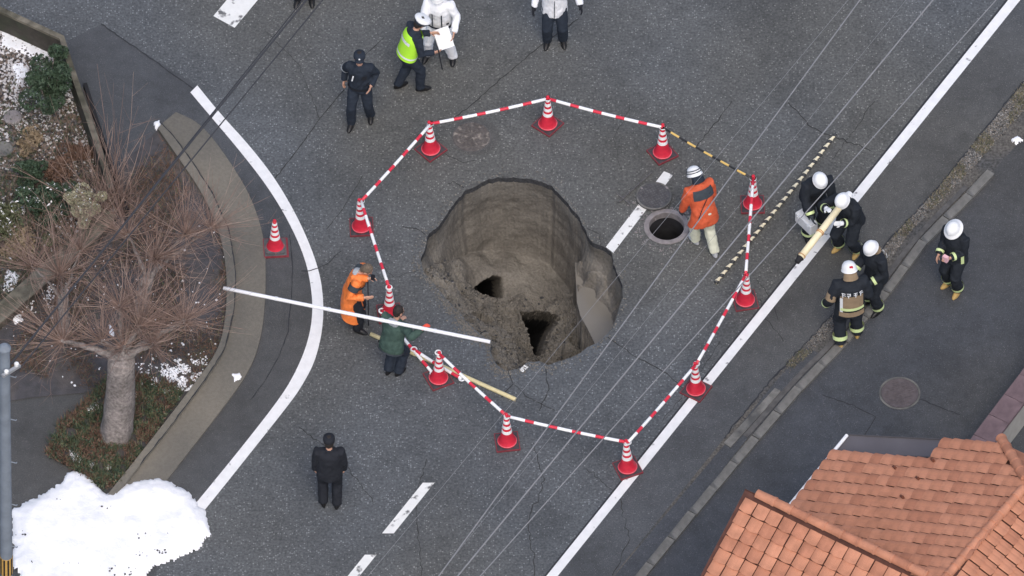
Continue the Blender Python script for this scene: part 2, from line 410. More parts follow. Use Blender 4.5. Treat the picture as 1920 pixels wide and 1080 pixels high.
for i in range(NA):
    a = 2 * math.pi * i / NA; wpx = 5 + 5 * (math.sin(a) < 0)
    DI.append(max(.13, sand_depth(CU + (rim[i] - wpx) * math.cos(a), CV + (rim[i] - wpx) * math.sin(a))[0]))
DI = [sum(DI[(i + k) % NA] for k in range(-9, 10)) / 19 for i in range(NA)]
for i in range(NA):
    a = 2 * math.pi * i / NA; ca, sa = math.cos(a), math.sin(a); r = rim[i]
    farness = max(0, -sa)
    wpx = 5 + 5 * (sa < 0)
    ui, vi = CU + (r - wpx) * ca, CV + (r - wpx) * sa
    di = DI[i]
    for k in range(NW):
        t = k / NW; d = di * t
        # asphalt lip first, then the sand cut back a little under it
        if k <= 2: d = .055 * k; off = 0
        else:
            d = .11 + (di - .11) * ((k - 2) / (NW - 2))
            u0 = math.sin(math.pi * min(1, (k - 2) / (NW - 2))) * 5.5 * min(1, di)
            q = Vector((ca * 3.5, sa * 3.5, d * 3.2))
            off = wpx * ((k - 2) / (NW - 2)) ** 2 - u0 + (noise.noise(q * .6) * 4 + noise.noise(q * 2.6) * 1.4 + noise.noise(q * 7) * .7) * min(1, d * 2) * min(1, di) * (1 - ((k - 2) / (NW - 2)) ** 6)
        p = P(CU + (r - off) * ca, CV + (r - off) * sa, 0); vs.append(Vector((p.x, p.y, -d))); md.append(2 if k < 2 else 0)
    for k in range(NF):
        t = 1 - (k / (NF - 1)); rr = (r - wpx) * t + .2
        u, v = CU + rr * ca, CV + rr * sa
        d, m = sand_depth(u, v)
        kk = min(1, k / 14); d = di * (1 - kk) + d * kk
        p = P(u, v, 0)
        if m: p = p + Vector((-.35, 1.15, 0)) * m          # the cavities run back under the road
        vs.append(Vector((p.x, p.y, -d))); md.append(m)
NT = NW + NF; fs = []; ms = []
for i in range(NA):
    j = (i + 1) % NA
    for k in range(NT - 1):
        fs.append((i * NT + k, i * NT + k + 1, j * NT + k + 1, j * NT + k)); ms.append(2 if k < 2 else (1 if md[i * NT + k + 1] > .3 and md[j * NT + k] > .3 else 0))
fs.append([i * NT + NT - 1 for i in range(NA)]); ms.append(0)
b.v = vs; b.f = fs; b.m = ms
hole = b.build('sinkhole', [M_SAND, M_POCKET_SHADE, M_ASPHEDGE], sm=True); tagp(hole, kind='structure')
me = hole.data; bmh = bmesh.new(); bmh.from_mesh(me); bmesh.ops.recalc_face_normals(bmh, faces=bmh.faces)
bmh.normal_update()
if sum(f.normal.z for f in bmh.faces) < 0: bmesh.ops.reverse_faces(bmh, faces=bmh.faces)
bmh.to_mesh(me); bmh.free()
# muddy water in the smaller lobe
M_WATER = mat('muddy_water', (.20, .185, .16), .12, .05, 3, .05, 20, spec=.5)
pw = [(1078,425),(1100,432),(1160,470),(1175,560),(1150,625),(1128,610),(1112,570),(1101,548),(1089,527),(1082,500),(1081,470)]
b = MB(); zw = -.90
vw = [P(x, y, 0) for x, y in pw]; vw = [Vector((v.x, v.y, zw)) for v in vw]
b.add(vw, [list(t) for t in tessellate_polygon([vw])]); fixup(b)
tagp(b.build('water', M_WATER), kind='structure')
# clods of fallen sand and asphalt crumbs
def rock(b, c, s, rnd=random):
    t = (1 + 5 ** .5) / 2
    ic = [(-1,t,0),(1,t,0),(-1,-t,0),(1,-t,0),(0,-1,t),(0,1,t),(0,-1,-t),(0,1,-t),(t,0,-1),(t,0,1),(-t,0,-1),(-t,0,1)]
    fc = [(0,11,5),(0,5,1),(0,1,7),(0,7,10),(0,10,11),(1,5,9),(5,11,4),(11,10,2),(10,7,6),(7,1,8),(3,9,4),(3,4,2),(3,2,6),(3,6,8),(3,8,9),(4,9,5),(2,4,11),(6,2,10),(8,6,7),(9,8,1)]
    m = Matrix.Rotation(rnd.uniform(0, 6.3), 3, 'Z') @ Matrix.Rotation(rnd.uniform(0, 3), 3, 'X')
    sc = Vector((rnd.uniform(.7, 1.2), rnd.uniform(.7, 1.2), rnd.uniform(.5, .9)))
    vs = []
    for v in ic:
        q = m @ Vector(v) * (s / 1.9) * rnd.uniform(.75, 1.15); vs.append(Vector(c) + Vector((q.x * sc.x, q.y * sc.y, q.z * sc.z)))
    b.add(vs, fc)
b = MB(); b2 = MB()
for _ in range(5600):
    a = random.uniform(0, 6.283); i = int(a / 6.2832 * NA) % NA; rr = rim[i] * math.sqrt(random.random()) * .96
    u, v = CU + rr * math.cos(a), CV + rr * math.sin(a)
    if v < 400 + random.uniform(0, 50) or u > 1080: continue
    d, m = sand_depth(u, v)
    if m or random.random() > (.95 if u < 960 else .6): continue
    p = P(u, v, 0); s = random.choice((.008, .010, .014, .018, .024, .034))
    rock(b if random.random() < .93 else b2, (p.x, p.y, -d + s * .3), s)
tagp(b.build('soil_clods', M_SAND), 'loose clods of grey brown sand strewn over the floor and slope of the sinkhole', 'soil', kind='stuff')
b3 = MB()
for _ in range(1500):
    a = random.gauss(2.35, .55) if random.random() < .75 else random.uniform(0, 6.283); a %= 6.283; i = int(a / 6.2832 * NA) % NA
    rr = rim[i] + 2 + abs(random.gauss(0, 9)); p = P(CU + rr * math.cos(a), CV + rr * math.sin(a), .002); rock(b3, p, random.choice((.005, .007, .009, .013, .018)))
tagp(b3.build('rim_crumbs', M_SAND), 'sandy crumbs and broken grit lying on the asphalt along the sinkhole rim', 'debris', kind='stuff')
tagp(b2.build('asphalt_crumbs', M_ASPHEDGE), 'small dark asphalt crumbs fallen onto the sinkhole floor', 'rubble', kind='stuff')

# ------------------------------------------------------------------ pavements, markings, kerbs
white_R = [(370,160),(412,212),(470,275),(520,340),(565,420),(597,500),(607,560),(605,620),(590,680),(565,725),(548,750),(480,836),(405,930),(340,1010)]
white_L = [(357,173),(400,224),(450,283),(500,347),(540,412),(572,482),(585,545),(586,600),(574,652),(552,702),(526,745),(460,830),(385,922),(322,998)]
sm_R = [(p.x, p.y) for p in smooth([(x, y, 0) for x, y in white_R[:-1]], 2)]
smo = sheet([(120,80),(190,45),(300,118)] + sm_R + [(290,1075),(120,1290),(-400,1290),(-400,-60),(-60,-60),(0,30)], .004)
tagp(smo.build('pavement', A_SMOOTH), kind='structure')
tagp(strip(white_L, white_R, .004, .008, 120).build('edge_line', M_PAINT), kind='structure')
# right hand side line, plot and verge
def rl(y): return 1913 - .803 * y
tagp(sheet([(rl(-300) - 2, -300), (rl(1400) - 2, 1400), (2500, 1400), (2500, -300)], .003).build('roadside', A_MID), kind='structure')
tagp(sheet([(rl(-300) - 23, -300), (rl(1400) - 21, 1400), (rl(1400), 1400), (rl(-300), -300)], .007).build('side_line', M_PAINT), kind='structure')
tagp(sheet([(rl(-300) - 28, -300), (rl(1400) - 25, 1400), (rl(1400) - 21, 1400), (rl(-300) - 23, -300)], .0035).build('line_edge_strip', M_SEAL), kind='structure')  # dark strip along the left edge of the side line
band_L = [(2050,0),(1920,155),(1833,260),(1756,357),(1690,427),(1663,457),(1610,525),(1563,587),(1513,643),(1447,713),(1357,823),(1230,980),(1150,1080),(1050,1200)]
kerb_C = [(2090,60),(1930,245),(1827,360),(1730,457),(1663,550),(1627,590),(1570,660),(1513,713),(1413,828),(1290,975),(1200,1085),(1100,1205)]
tagp(sheet(band_L + kerb_C[::-1], .006).build('gravel_verge', mat('verge_earth', (.105, .098, .088), .95, .45, 24, .9, 60, col2=(.075, .075, .075), scale2=1.3)), kind='structure')
tagp(sheet([(x, y) for x, y in kerb_C] + [(1100,1400),(2600,1400),(2600,-300)], .007).build('plot_asphalt', A_PLOT), kind='structure')
kerb = empty('kerb', P(1663, 550, 0)); tagp(kerb, kind='structure')
bpy.context.view_layer.update()
KW = [P(x, y, 0) for x, y in kerb_C]
kp = resample(KW, 400); acc = 0; seg = []; inv = kerb.matrix_world.inverted()
pts = []
tot = sum((kp[i + 1] - kp[i]).length for i in range(399)); nst = int(tot / .60)
st = resample(KW, nst + 1)
for i in range(nst):
    a, c = st[i], st[i + 1]; d = (c - a); L = d.length; ang = math.atan2(d.y, d.x); mid = (a + c) / 2
    px, py = proj(mid)
    if px > 1845 or px < 1100: continue
    bb = MB(); z1 = .055 + random.uniform(-.008, .008)
    bb.box((0, 0, z1 / 2), (L - .012, .145, z1))
    o = bb.build('kerb_stone', M_KERB, kerb, loc=inv @ (mid + Vector((random.uniform(-.006, .006), random.uniform(-.006, .006), .004))), rot=(0, 0, ang + random.uniform(-.01, .01)))
# smooth concrete strip next to the stones
stc = [(x - 16, y - 14) for x, y in kerb_C if y > 300 or True]
tagp(strip([(x - 19, y - 13) for x, y in kerb_C[2:9]], [(x - 11, y - 8) for x, y in kerb_C[2:9]], .006, .02, 60).build('concrete_gutter', mat('worn_gutter', (.095, .092, .09), .85, .25, 8, .4, 80)), kind='structure')
# the lower part of the verge is patched smooth
tagp(sheet([(1513,650),(1545,668),(1497,716),(1397,828),(1100,1200),(1060,1190),(1365,826),(1452,718)], .0105).build('asphalt_patch', A_PLOT), kind='structure')
tagp(strip([(1453,727),(1430,752),(1400,785),(1357,830)], [(1464,733),(1441,760),(1412,793),(1370,838)], .0105, .03, 20, 1).build('edging', M_KERB), kind='structure')
def ragged(pts, z, step=.05, amp=.02):
    w = [P(x, y, z) for x, y in pts]; out = []
    return w
def ribbon(pts, wd, z, b, jag=2.2, nseg=7):
    """irregular crack line following photo points"""
    pts = [Vector((x, y, 0)) for x, y in pts]; out = [pts[0]]
    for a, c in zip(pts, pts[1:]):
        n = max(2, int((c - a).length / nseg)); s = (c - a).normalized(); s = Vector((-s.y, s.x, 0))
        for i in range(1, n + 1): out.append(a.lerp(c, i / n) + s * random.gauss(0, jag * .5))
    vs = []
    for i, p in enumerate(out):
        t = (out[min(i + 1, len(out) - 1)] - out[max(i - 1, 0)]).normalized(); s = Vector((-t.y, t.x, 0)) * wd * random.uniform(.3, .85) / 2
        vs += [P(p.x + s.x, p.y + s.y, z), P(p.x - s.x, p.y - s.y, z)]
    b.add(vs, [(2 * i, 2 * i + 1, 2 * i + 3, 2 * i + 2) for i in range(len(out) - 1)])
cracks = [([(645,168),(600,222),(560,278),(515,335)],2.6,.6), ([(1085,35),(1010,88),(960,130),(920,165),(880,200),(835,232)],2.6,1.2), ([(720,70),(690,98),(640,150)],2.4,.6), ([(1478,192),(1500,215),(1520,240),(1545,250),(1595,268),(1632,282)],3,2.5),
    ([(1372,190),(1340,232),(1305,276)],2.6,1.5), ([(755,425),(780,428),(797,438)],2.5,2), ([(1140,632),(1190,668),(1250,700),(1290,735)],2.6,2), ([(952,695),(962,720),(940,745)],3,2), ([(1022,690),(1030,730),(1010,770)],2.4,2),
    ([(962,720),(985,742),(1040,770)],2,2), ([(1425,560),(1432,590),(1470,640)],2,3), ([(1420,525),(1445,560),(1460,600)],1.8,3), ([(870,352),(850,340),(840,345)],2,1.5), ([(612,430),(640,395),(680,330)],1.6,1),
    ([(835,288),(868,305),(890,300)],2.2,1.5), ([(1100,428),(1125,440),(1128,470)],2,2), ([(1640,190),(1600,245),(1560,300)],1.6,2), ([(560,800),(640,860),(700,940)],2.2,3), ([(1000,830),(1020,900),(990,980),(1005,1080)],2.4,4), ([(1100,880),(1160,930),(1180,1010),(1150,1080)],2.2,4), ([(800,860),(780,930),(790,1080)],2.2,3),
    ([(1350,640),(1300,720),(1240,790)],1.6,2), ([(700,480),(740,520),(790,505)],1.2,2), ([(1180,200),(1150,260),(1165,320)],1.2,3), ([(500,60),(560,120),(600,222)],1.4,2)]
bc = MB(); bc.cm = 0
for pts_, wd_, jg in cracks: ribbon(pts_, wd_, .0042, bc, jg)
fixup(bc); bc.build('crack', M_CRACK, road)
bc = MB()
for pts_, wd_, jg in [([(190,45),(262,95),(362,166)],3.2,1.2), ([(303,231),(325,254),(352,291),(397,359),(430,432),(442,510),(439,577),(422,653),(384,712),(330,785),(262,872)],3.0,.8), ([(543,440),(549,500),(546,560),(540,622),(522,670),(498,712),(470,750)],2.6,.6), ([(565,508),(588,506),(612,495),(640,470)],2.4,1.5)]:
    ribbon(pts_, wd_, .112 if wd_ == 3.0 else .0092, bc, jg)
for pts_, wd_, jg in [([(1542,740),(1600,760),(1642,782),(1622,816)],2.6,1.4), ([(1722,748),(1760,762),(1800,778)],2.4,1.2), ([(1920,152),(1833,258),(1756,355),(1690,425),(1663,455),(1563,585),(1513,641),(1447,711),(1357,821)],4,2.2), ([(1392,782),(1420,795),(1445,800)],2.2,1)]:
    ribbon(pts_, wd_, .0125, bc, jg)
fixup(bc); bc.build('crack', M_SEAL, road)
tagp(sheet([(1262,328),(1245,321),(1136,463),(1150,474)], .0045).build('centre_line', M_LINE_WORN), kind='structure')
tagp(sheet([(983,684),(991,688),(981,698),(973,694)], .0045).build('centre_line', M_LINE_WORN), kind='structure')
for y0, y1 in ((905, 1000), (1040, 1160), (-160, -40)):
    f = lambda y: 1143 - .805 * (y - 470)
    tagp(sheet([(f(y0), y0), (f(y0) + 22, y0), (f(y1) + 22, y1), (f(y1), y1)], .0045).build('centre_line', M_LINE_WORN), kind='structure')
tagp(sheet([(400,30),(440,52),(520,-44),(480,-66)], .0045).build('stop_line', M_LINE_WORN), kind='structure')
# curved beige pavement edge on the left
o_R = [(330,210),(370,228),(402,262),(437,312),(470,368),(492,432),(498,480),(498,547),(493,613),(480,667),(457,712),(410,775),(340,865),(290,930)]
o_D = [(303,232),(325,255),(352,292),(397,360),(430,433),(443,510),(440,577),(423,653),(385,712),(330,785),(262,872),(215,930)]
o_L = [(296,240),(314,266),(338,300),(380,362),(412,432),(426,510),(424,590),(412,652),(373,708),(318,780),(250,867),(203,925)]
tagp(strip(o_D, o_R, .004, .03, 90).build('beige_pavement', M_BEIGE), kind='structure')
tagp(strip(o_L, o_D, .004, .11, 90).build('curved_kerb', M_BEIGE), kind='structure')
# bed behind the kerb
bed = [(296,242)] + [(p.x - 1, p.y) for p in smooth([(x, y, 0) for x, y in o_L], 1)][1:] + [(215,918),(150,882),(85,855),(108,800),(150,745),(60,700),(0,690),(0,600),(150,470),(215,400),(230,330),(262,250)]
tagp(sheet(bed[:-12] + [(215,918),(150,882),(85,855),(108,800),(175,735)] + [(60,745),(-30,760),(-30,560),(150,450),(212,360),(238,300)], .02).build('planting_bed', mat('bed_earth', (.072, .069, .073), .95, .2, 9, .6, 50, col2=(.092, .082, .078), scale2=1.6)), kind='structure')
tagp(sheet([(-300,-30),(0,22),(112,74),(135,150),(200,330),(215,392),(160,440),(0,575),(-300,800)], .03).build('garden_soil', M_SOIL), kind='structure')

# ------------------------------------------------------------------ manholes
def disc_grid(b, r, z, h=.008, step=.055, s=.03):
    n = int(r / step) + 1
    for i in range(-n, n + 1):
        for j in range(-n, n + 1):
            x, y = i * step, j * step
            if x * x + y * y < (r * .88) ** 2: b.box((x, y, z + h / 2), (s, s, h), Matrix.Rotation(.785 * ((i + j) % 2), 3, 'Z'))
def manhole(name, c, r, mc, mr, label, z=.009, ring=.04, tilt=0, thick=.008):
    t = empty(name, c, .4, label, 'manhole cover')
    b = MB(); b.lathe([(r - .02, z), (r, z - .003 + thick), (r, z - .012)], 48, cap=True)
    b = MB(); b.lathe([(r, -.02), (r, z + .004), (r - .012, z + .008), (r - .03, z + .004), (r - .032, z), (.001, z)], 48, cap=False); b.build('cover_plate', mc, t)
    b = MB(); disc_grid(b, r - .03, z, .009); b.build('tread_pattern', mc, t)
    if ring:
        b = MB(); b.lathe([(r + ring, .002), (r + ring, z), (r + .008, z + .001), (r + .004, .002)], 48, cap=False); b.build('rim_ring', mr, t)
    return t
c = P(892, 256, 0)
b = MB(); b.lathe([(.385, .0046), (.30, .0046), (.001, .0046)], 48, M=Matrix.Translation(c), cap=False); b.build('repair_patch', A_MID, road)
manhole('manhole_cover', P(884, 257, 0), .30, M_RUSTIRON, M_IRON, 'rusty brown manhole cover in a dark round patch left of the top middle cone', .007, .02)
manhole('manhole_cover', P(1687, 738, 0), .295, M_PURP, M_KERB, 'brownish closed manhole cover in the dark asphalt plot beside the tiled roof', .016, .035)
t = empty('manhole_opening', MH_C, 0, 'open round manhole shaft with concrete ring beside its removed lid', 'manhole')
b = MB(); b.lathe([(MH_R + .085, .002), (MH_R + .08, .010), (MH_R + .01, .014), (MH_R, .008), (MH_R, -.12), (MH_R + .02, -.14)], 56, cap=False); b.build('rim_ring', M_CONC, t, sm=False)
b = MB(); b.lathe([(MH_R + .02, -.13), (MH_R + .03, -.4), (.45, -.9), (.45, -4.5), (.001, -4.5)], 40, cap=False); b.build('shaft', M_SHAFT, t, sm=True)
b = MB(); b.tube([(-.17, .19, -.07), (-.20, .235, -.03), (-.17, .25, .0)], .012, 6); b.build('hinge_bracket', M_CONC, t)
t = empty('loose_manhole_cover', P(1226, 371, 0) + Vector((0, 0, .004)), .5, 'removed round iron manhole lid lying flat on the road and centre line', 'manhole lid')
b = MB(); b.lathe([(.001, .003), (.275, .003), (.288, .02), (.288, .052), (.28, .058), (.265, .058), (.262, .053), (.001, .053)], 48, cap=False); b.build('lid_plate', mat('lid_iron', (.095, .092, .094), .55, .2, 14, .3, 90, metal=.3), t)
b = MB(); b.lathe([(.262, .0535), (.264, .0595), (.286, .0595), (.290, .05)], 48, cap=False); b.build('lid_rim_highlight', M_KERB, t)  # paler ring paints a highlight along the lid's edge
b = MB(); disc_grid(b, .262, .053, .006, .046, .026); b.build('tread_pattern', M_IRON, t)
b = MB(); b.box((.262, .04, .058), (.03, .05, .015)); b.box((-.1, .225, .058), (.03, .03, .012)); b.build('lifting_lug', M_CONC, t)
t = empty('lifting_bar', P(1160, 379, 0), 0, 'thin steel lifting bar with cross handle lying left of the loose manhole lid', 'tool')
bpy.context.view_layer.update(); iv = t.matrix_world.inverted()
b = MB(); b.tube([iv @ P(1160, 379, .03), iv @ P(1222, 323, .03)], .014, 7); b.build('shank', M_IRON, t)
b = MB(); b.tube([iv @ P(1156, 362, .03), iv @ P(1181, 382, .03)], .012, 7); b.build('cross_handle', M_IRON, t)
b = MB()
for _ in range(260):
    a = random.uniform(0, 6.28); r = random.gauss(.44, .05) if random.random() < .8 else random.uniform(.4, .8)
    if r < .375: continue
    rock(b, MH_C + Vector((math.cos(a) * r, math.sin(a) * r - .03, .004)), random.choice((.006, .009, .012, .018)))
tagp(b.build('mortar_crumbs', M_CONC), 'pale mortar crumbs scattered round the open manhole', 'debris', kind='stuff')

# ------------------------------------------------------------------ cones and the bars between them
CONE_H = .70
def make_cone(weight=False):
    t = empty('traffic_cone', (0, 0, 0))
    def rad(z): return .135 + (.030 - .135) * ((z - .035) / (CONE_H - .055)) if z > .22 else None
    # flared skirt, slimmer upper body
    prof = [(.140, .030), (.150, .034), (.152, .05), (.142, .062), (.120, .12), (.098, .20), (.080, .29), (.030 + .004, .66), (.030, .685), (.020, .695)]
    def rr(z):
        for (a, z1), (c, z2) in zip(prof, prof[1:]):
            if z1 <= z <= z2: return a + (c - a) * (z - z1) / max(1e-6, z2 - z1)
        return .03
    b = MB(); b.lathe(prof, 28); b.build('cone_body', M_RED, t, sm=True)
    for z0, z1 in ((.285, .35), (.40, .46), (.51, .57), (.615, .66)):
        b = MB(); b.lathe([(rr(z0) + .0005, z0), (rr(z0) + .003, z0 + .001), (rr(z1) + .003, z1 - .001), (rr(z1) + .0005, z1)], 28, cap=False); b.build('reflective_band', M_WHITE_BAND, t, sm=False)
    b = MB(); b.lathe([(.151, .048), (.156, .052), (.156, .058), (.145, .062)], 28, cap=False); b.build('skirt_rim', M_WHITE_BAND if False else mat('skirt_rim_red', (.72, .12, .15), .4, .05), t, sm=True)
    b = MB(); h = .026; b.box((0, 0, .004 + h / 2), (.36, .36, h)); b.build('base', M_GREYW if weight else M_BASE, t)
    b = MB()
    for s in (-1, 1):
        b.box((s * .184, 0, .018), (.012, .38, .030)); b.box((0, s * .184, .018), (.356, .012, .030))
    b.build('base_edge', M_PINK, t)
    b = MB(); b.tube([(0, 0, .69), (0, 0, .71), (0, 0, .725)], [.022, .03, .018], 14); b.build('tip_knob', M_RED, t, sm=True)
    if weight:
        b = MB(); b.box((0, 0, .05), (.30, .30, .04)); b.box((.0, -.13, .06), (.26, .05, .03)); b.build('weight', M_GREYW, t)
        b = MB(); b.box((0, 0, .011), (.42, .40, .010)); b.build('tray', M_PINK, t)
    return t
def copy_thing(o):
    c = o.copy(); COL.objects.link(c)
    for ch in list(o.children):
        d = ch.copy(); COL.objects.link(d); d.parent = c
        for g in list(ch.children):
            e = g.copy(); COL.objects.link(e); e.parent = d
    return c
GC = 'red and white cones round the sinkhole'
cones = [((1027,238),45,'red cone at the top middle of the cordon, farthest from the camera'),
    ((1242,292),30,'red cone where a red and white bar meets the yellow and black bar'),
    ((1411,388),0,'red cone at the right of the cordon, between the red-orange worker and striped rope'),
    ((1397,568),5,'red cone right beside the lower end of the twisted striped rope'),
    ((1305,735),50,'red cone standing on the white side line at the lower right of the cordon'),
    ((951,833),15,'red cone just below the right end of the pale yellow pole'),
    ((822,714),20,'red cone at the lower left, just below the middle of the pale yellow pole'),
    ((730,592),0,'red cone between the orange raincoat and the man in the green jacket'),
    ((678,430),10,'red cone at the left corner of the cordon, above the orange raincoat'),
    ((808,285),40,'red cone at the upper left of the cordon beside the rusty manhole cover'),
    ((1177,882),25,'red cone at the bottom right of the cordon, lowest of all the cones')]
proto = make_cone(); tops = []
for i, (p, rz, lb) in enumerate(cones):
    o = proto if i == 0 else copy_thing(proto)
    o.location = P(p[0], p[1] - 3, 0); o.rotation_euler = (R(random.uniform(-2.5, 2.5)), R(random.uniform(-2.5, 2.5)), R(rz + random.uniform(-8, 8)))
    tagp(o, lb, 'traffic cone', GC); tops.append(o.location + Vector((0, 0, .675)))
o = make_cone(True); o.location = P(516, 466, .004); o.rotation_euler = (0, 0, R(4))
tagp(o, 'lone red cone on a grey weight between the beige kerb and the curved white line', 'traffic cone')
def bar(name, a, c, m, label, r=.026, rings=True, group=None, n=10, sub=8):
    a = Vector(a); c = Vector(c); d = c - a; L = d.length
    t = empty(name, a, 0, label, 'barrier bar' if 'bar' in name else 'pole', group)
    t.rotation_euler = d.to_track_quat('X', 'Z').to_euler()
    b = MB(); sg = .025 if rings else .004; b.tube([(L * i / sub, 0, -sg * 4 * (i / sub) * (1 - i / sub)) for i in range(sub + 1)], r, n); b.build('bar_tube', m, t, sm=True)
    if rings:
        for x in (0, L):
            b = MB(); b.lathe([(.052, -.010), (.058, 0), (.052, .010), (.036, .010), (.034, 0), (.036, -.010), (.052, -.010)], 18, cap=False); b.build('end_ring', M_WHITE_BAND, t, loc=(x, 0, 0.004))
    return t
GB = 'red and white bars linking the cones'
lb = ['between the top middle cone and the upper right cone', None, 'between the two right-hand cones, crossing the striped rope', 'from the cone beside the rope down to the cone on the white side line', None, None, 'between the bottom cone and the cone by the pale yellow pole', None, 'between the green-jacketed man\'s cone and the left corner cone', 'from the left corner cone up to the cone by the rusty manhole', None]
bar('barrier_bar', tops[0], tops[1], M_BARRW, 'red and white bar between the top middle cone and the upper right cone', group=GB)
bar('barrier_bar', tops[2], tops[3], M_BARRW, 'red and white bar between the two right-hand cones, crossing the striped rope', group=GB)
bar('barrier_bar', tops[3], tops[4], M_BARRW, 'red and white bar running down to the cone that stands on the white side line', group=GB)
bar('barrier_bar', tops[4], tops[10], M_BARRW, 'red and white bar from the cone on the side line to the lowest cone', group=GB)
bar('barrier_bar', tops[10], tops[5], M_BARRW, 'red and white bar between the two lowest cones', group=GB)
bar('barrier_bar', tops[5], tops[6], M_BARRW, 'red and white bar crossing over the end of the pale yellow pole', group=GB)
bar('barrier_bar', tops[7], tops[8], M_BARRW, 'red and white bar on the left, above the orange raincoat\'s cone', group=GB)
bar('barrier_bar', tops[8], tops[9], M_BARRW, 'red and white bar rising from the left corner cone to the rusty manhole', group=GB)
bar('barrier_bar', tops[9], tops[0], M_BARRW, 'red and white bar behind the rusty manhole, up to the top middle cone', group=GB)
bar('barrier_bar', P(716, 583, .16), P(812, 700, .06), M_BARRW, 'slipped red and white bar running behind the green jacket to a cone foot', group=GB)
bar('barrier_bar', P(776, 655, .10), P(866, 710, .10), M_BARRW, 'short red and white bar lying across the pale yellow pole', group=GB)
bar('barrier_bar', tops[1], tops[2], M_TIGER, 'thin yellow and black bar at the upper right side of the cordon', .018)
bar('pole', P(695, 626, .03), P(967, 749, .03), M_PALEYEL, 'long pale yellow pole lying on the road at the green-jacketed man\'s feet', .034, False)

# striped rope on the ground
a, c = P(1566, 252, .05), P(1343, 531, .05); L = (c - a).length; d = c - a
b = MB(); n = 180; pts = []; rads = []
for i in range(n + 1):
    x = L * i / n; pts.append((x, math.sin(x * 1.3) * .012, 0)); rads.append(.030 + .007 * math.cos(2 * math.pi * x / .165))
b.tube(pts, rads, 10)
o = b.build('striped_rope', M_ROPE, sm=True); o.location = a; o.rotation_euler = d.to_track_quat('X', 'Z').to_euler()
tagp(o, 'taut twisted yellow and black rope lying along the road between cones and side line', 'rope')

# overhead cables
def cable(pts, z, r, m, label, sag=.0):
    w = [P(x, y, z) for x, y in pts]; a, c = w[0], w[-1]; pts3 = []
    n = 40
    for i in range(n + 1):
        t = i / n; p = a.lerp(c, t); p.z -= sag * 4 * t * (1 - t); pts3.append(p)
    b = MB(); b.tube(pts3, r, 6); return tagp(b.build('overhead_cable', m, sm=True), label, 'cable', 'overhead cables crossing the road')
cable([(1700,-120),(760,1166)], 7.0, .0105, M_WIRE, 'pale overhead cable passing over the orange-jacketed worker')
cable([(1848,-120),(784,1170)], 7.0, .0125, M_WIRE, 'pale overhead cable just left of the striped rope')
cable([(1975,-120),(820,1170)], 7.0, .009, M_WIRE, 'pale overhead cable running close to the white side line')
cable([(1690,-120),(690,1080)], 7.3, .0032, M_WIRE, 'hair-thin overhead cable crossing the sinkhole and the open manhole')
cable([(1780,-100),(740,1180)], 7.3, .0026, M_WIRE, 'hair-thin overhead cable between the two stronger pale ones')
cable([(680,-130),(14,690)], 6.2, .017, M_WIRED, 'thick dark overhead cable running to the utility pole')
cable([(712,-130),(26,705)], 6.1, .012, M_WIRED, 'dark overhead cable just right of the thick one, ending at the utility pole')
cable([(672,-130),(8,700)], 6.0, .010, M_WIRED, 'thin dark overhead cable left of the thick one, ending at the utility pole')

# ------------------------------------------------------------------ utility pole
pb = P(13, 1168, 0)
t = empty('utility_pole', pb, 0, 'grey concrete utility pole with step bolts at the left edge, beside the snow', 'utility pole')
H = 6.85; t.rotation_euler = (0, R(1.5), 0)
b = MB(); b.lathe([(.098, 0), (.082, H), (.07, H + .02)], 28); b.build('shaft', M_POLE, t, sm=False)
b = MB(); b.lathe([(.085, H), (.098, H + .015), (.098, H + .05), (.05, H + .11), (.01, H + .12)], 24); b.build('cap', M_POLE, t)
for k in range(9):
    z = 2.0 + .53 * k; s = -1 if k % 2 else 1
    b = MB(); b.tube([(s * .07, -.02, z), (s * .17, -.05, z), (s * .175, -.055, z + .03)], .009, 6); b.build('step_bolt', M_POLE, t)
b = MB(); b.box((.10, -.07, H - .42), (.34, .05, .05), Matrix.Rotation(.7, 3, 'Z')); b.box((-.10, -.03, H - .55), (.30, .04, .04), Matrix.Rotation(.4, 3, 'Z')); b.build('bracket', mat('galvanised', (.42, .43, .45), .4, .1, metal=.4), t)
for k, (x, y) in enumerate(((.18, .02), (.03, -.13), (-.17, -.08))):
    b = MB(); b.lathe([(.02, 0), (.04, .01), (.03, .03), (.04, .05), (.02, .07)], 12); b.build('insulator', M_WHITE_BAND, t, loc=(x, y, H - .40), sm=True)
M_BANDY = mat('band_yellow', (.55, .33, .09), .5, .1)
b = MB(); b.lathe([(.099, 1.30), (.101, 1.305), (.1, 1.72), (.097, 1.725)], 28, cap=False); b.build('warning_band', M_BANDY, t)
b = MB()
for k in range(10):
    a = 2 * math.pi * k / 10; b.box((math.cos(a) * .1005, math.sin(a) * .1005, 1.512), (.006, .026, .41), Matrix.Rotation(a, 3, 'Z'))
b.build('band_stripes', M_BLACKRUB, t)

# ------------------------------------------------------------------ walls of the garden on the left
wp = [P(x, y, .55) for x, y in [(-180,-70),(0,17),(116,70),(134,128),(164,214),(196,310),(208,352)]]
t = empty('garden_wall', P(116, 100, 0), 0, 'low mossy concrete wall with brown coping round the snowy garden corner', 'wall'); bpy.context.view_layer.update(); iv = t.matrix_world.inverted()
b = sweep([iv @ v for v in wp], .075, 0, .50); b.build('wall_body', mat('brown_wall', (.062, .055, .046), .9, .35, 6, .5, 50, col2=(.04, .042, .03), scale2=3), t)
b = sweep([iv @ v for v in wp], .095, .503, .555); b.build('coping', M_WALLB, t)
b = sweep([iv @ (v + Vector((.17, -.02, 0))) for v in [P(x, y, .1) for x, y in [(140,155),(168,244),(200,340),(218,392)]]], .06, 0, .12); b.build('footing', M_BLACKRUB, t)
wp = [P(x, y, .22) for x, y in [(-80,655),(20,570),(100,498),(170,438),(205,398)]]
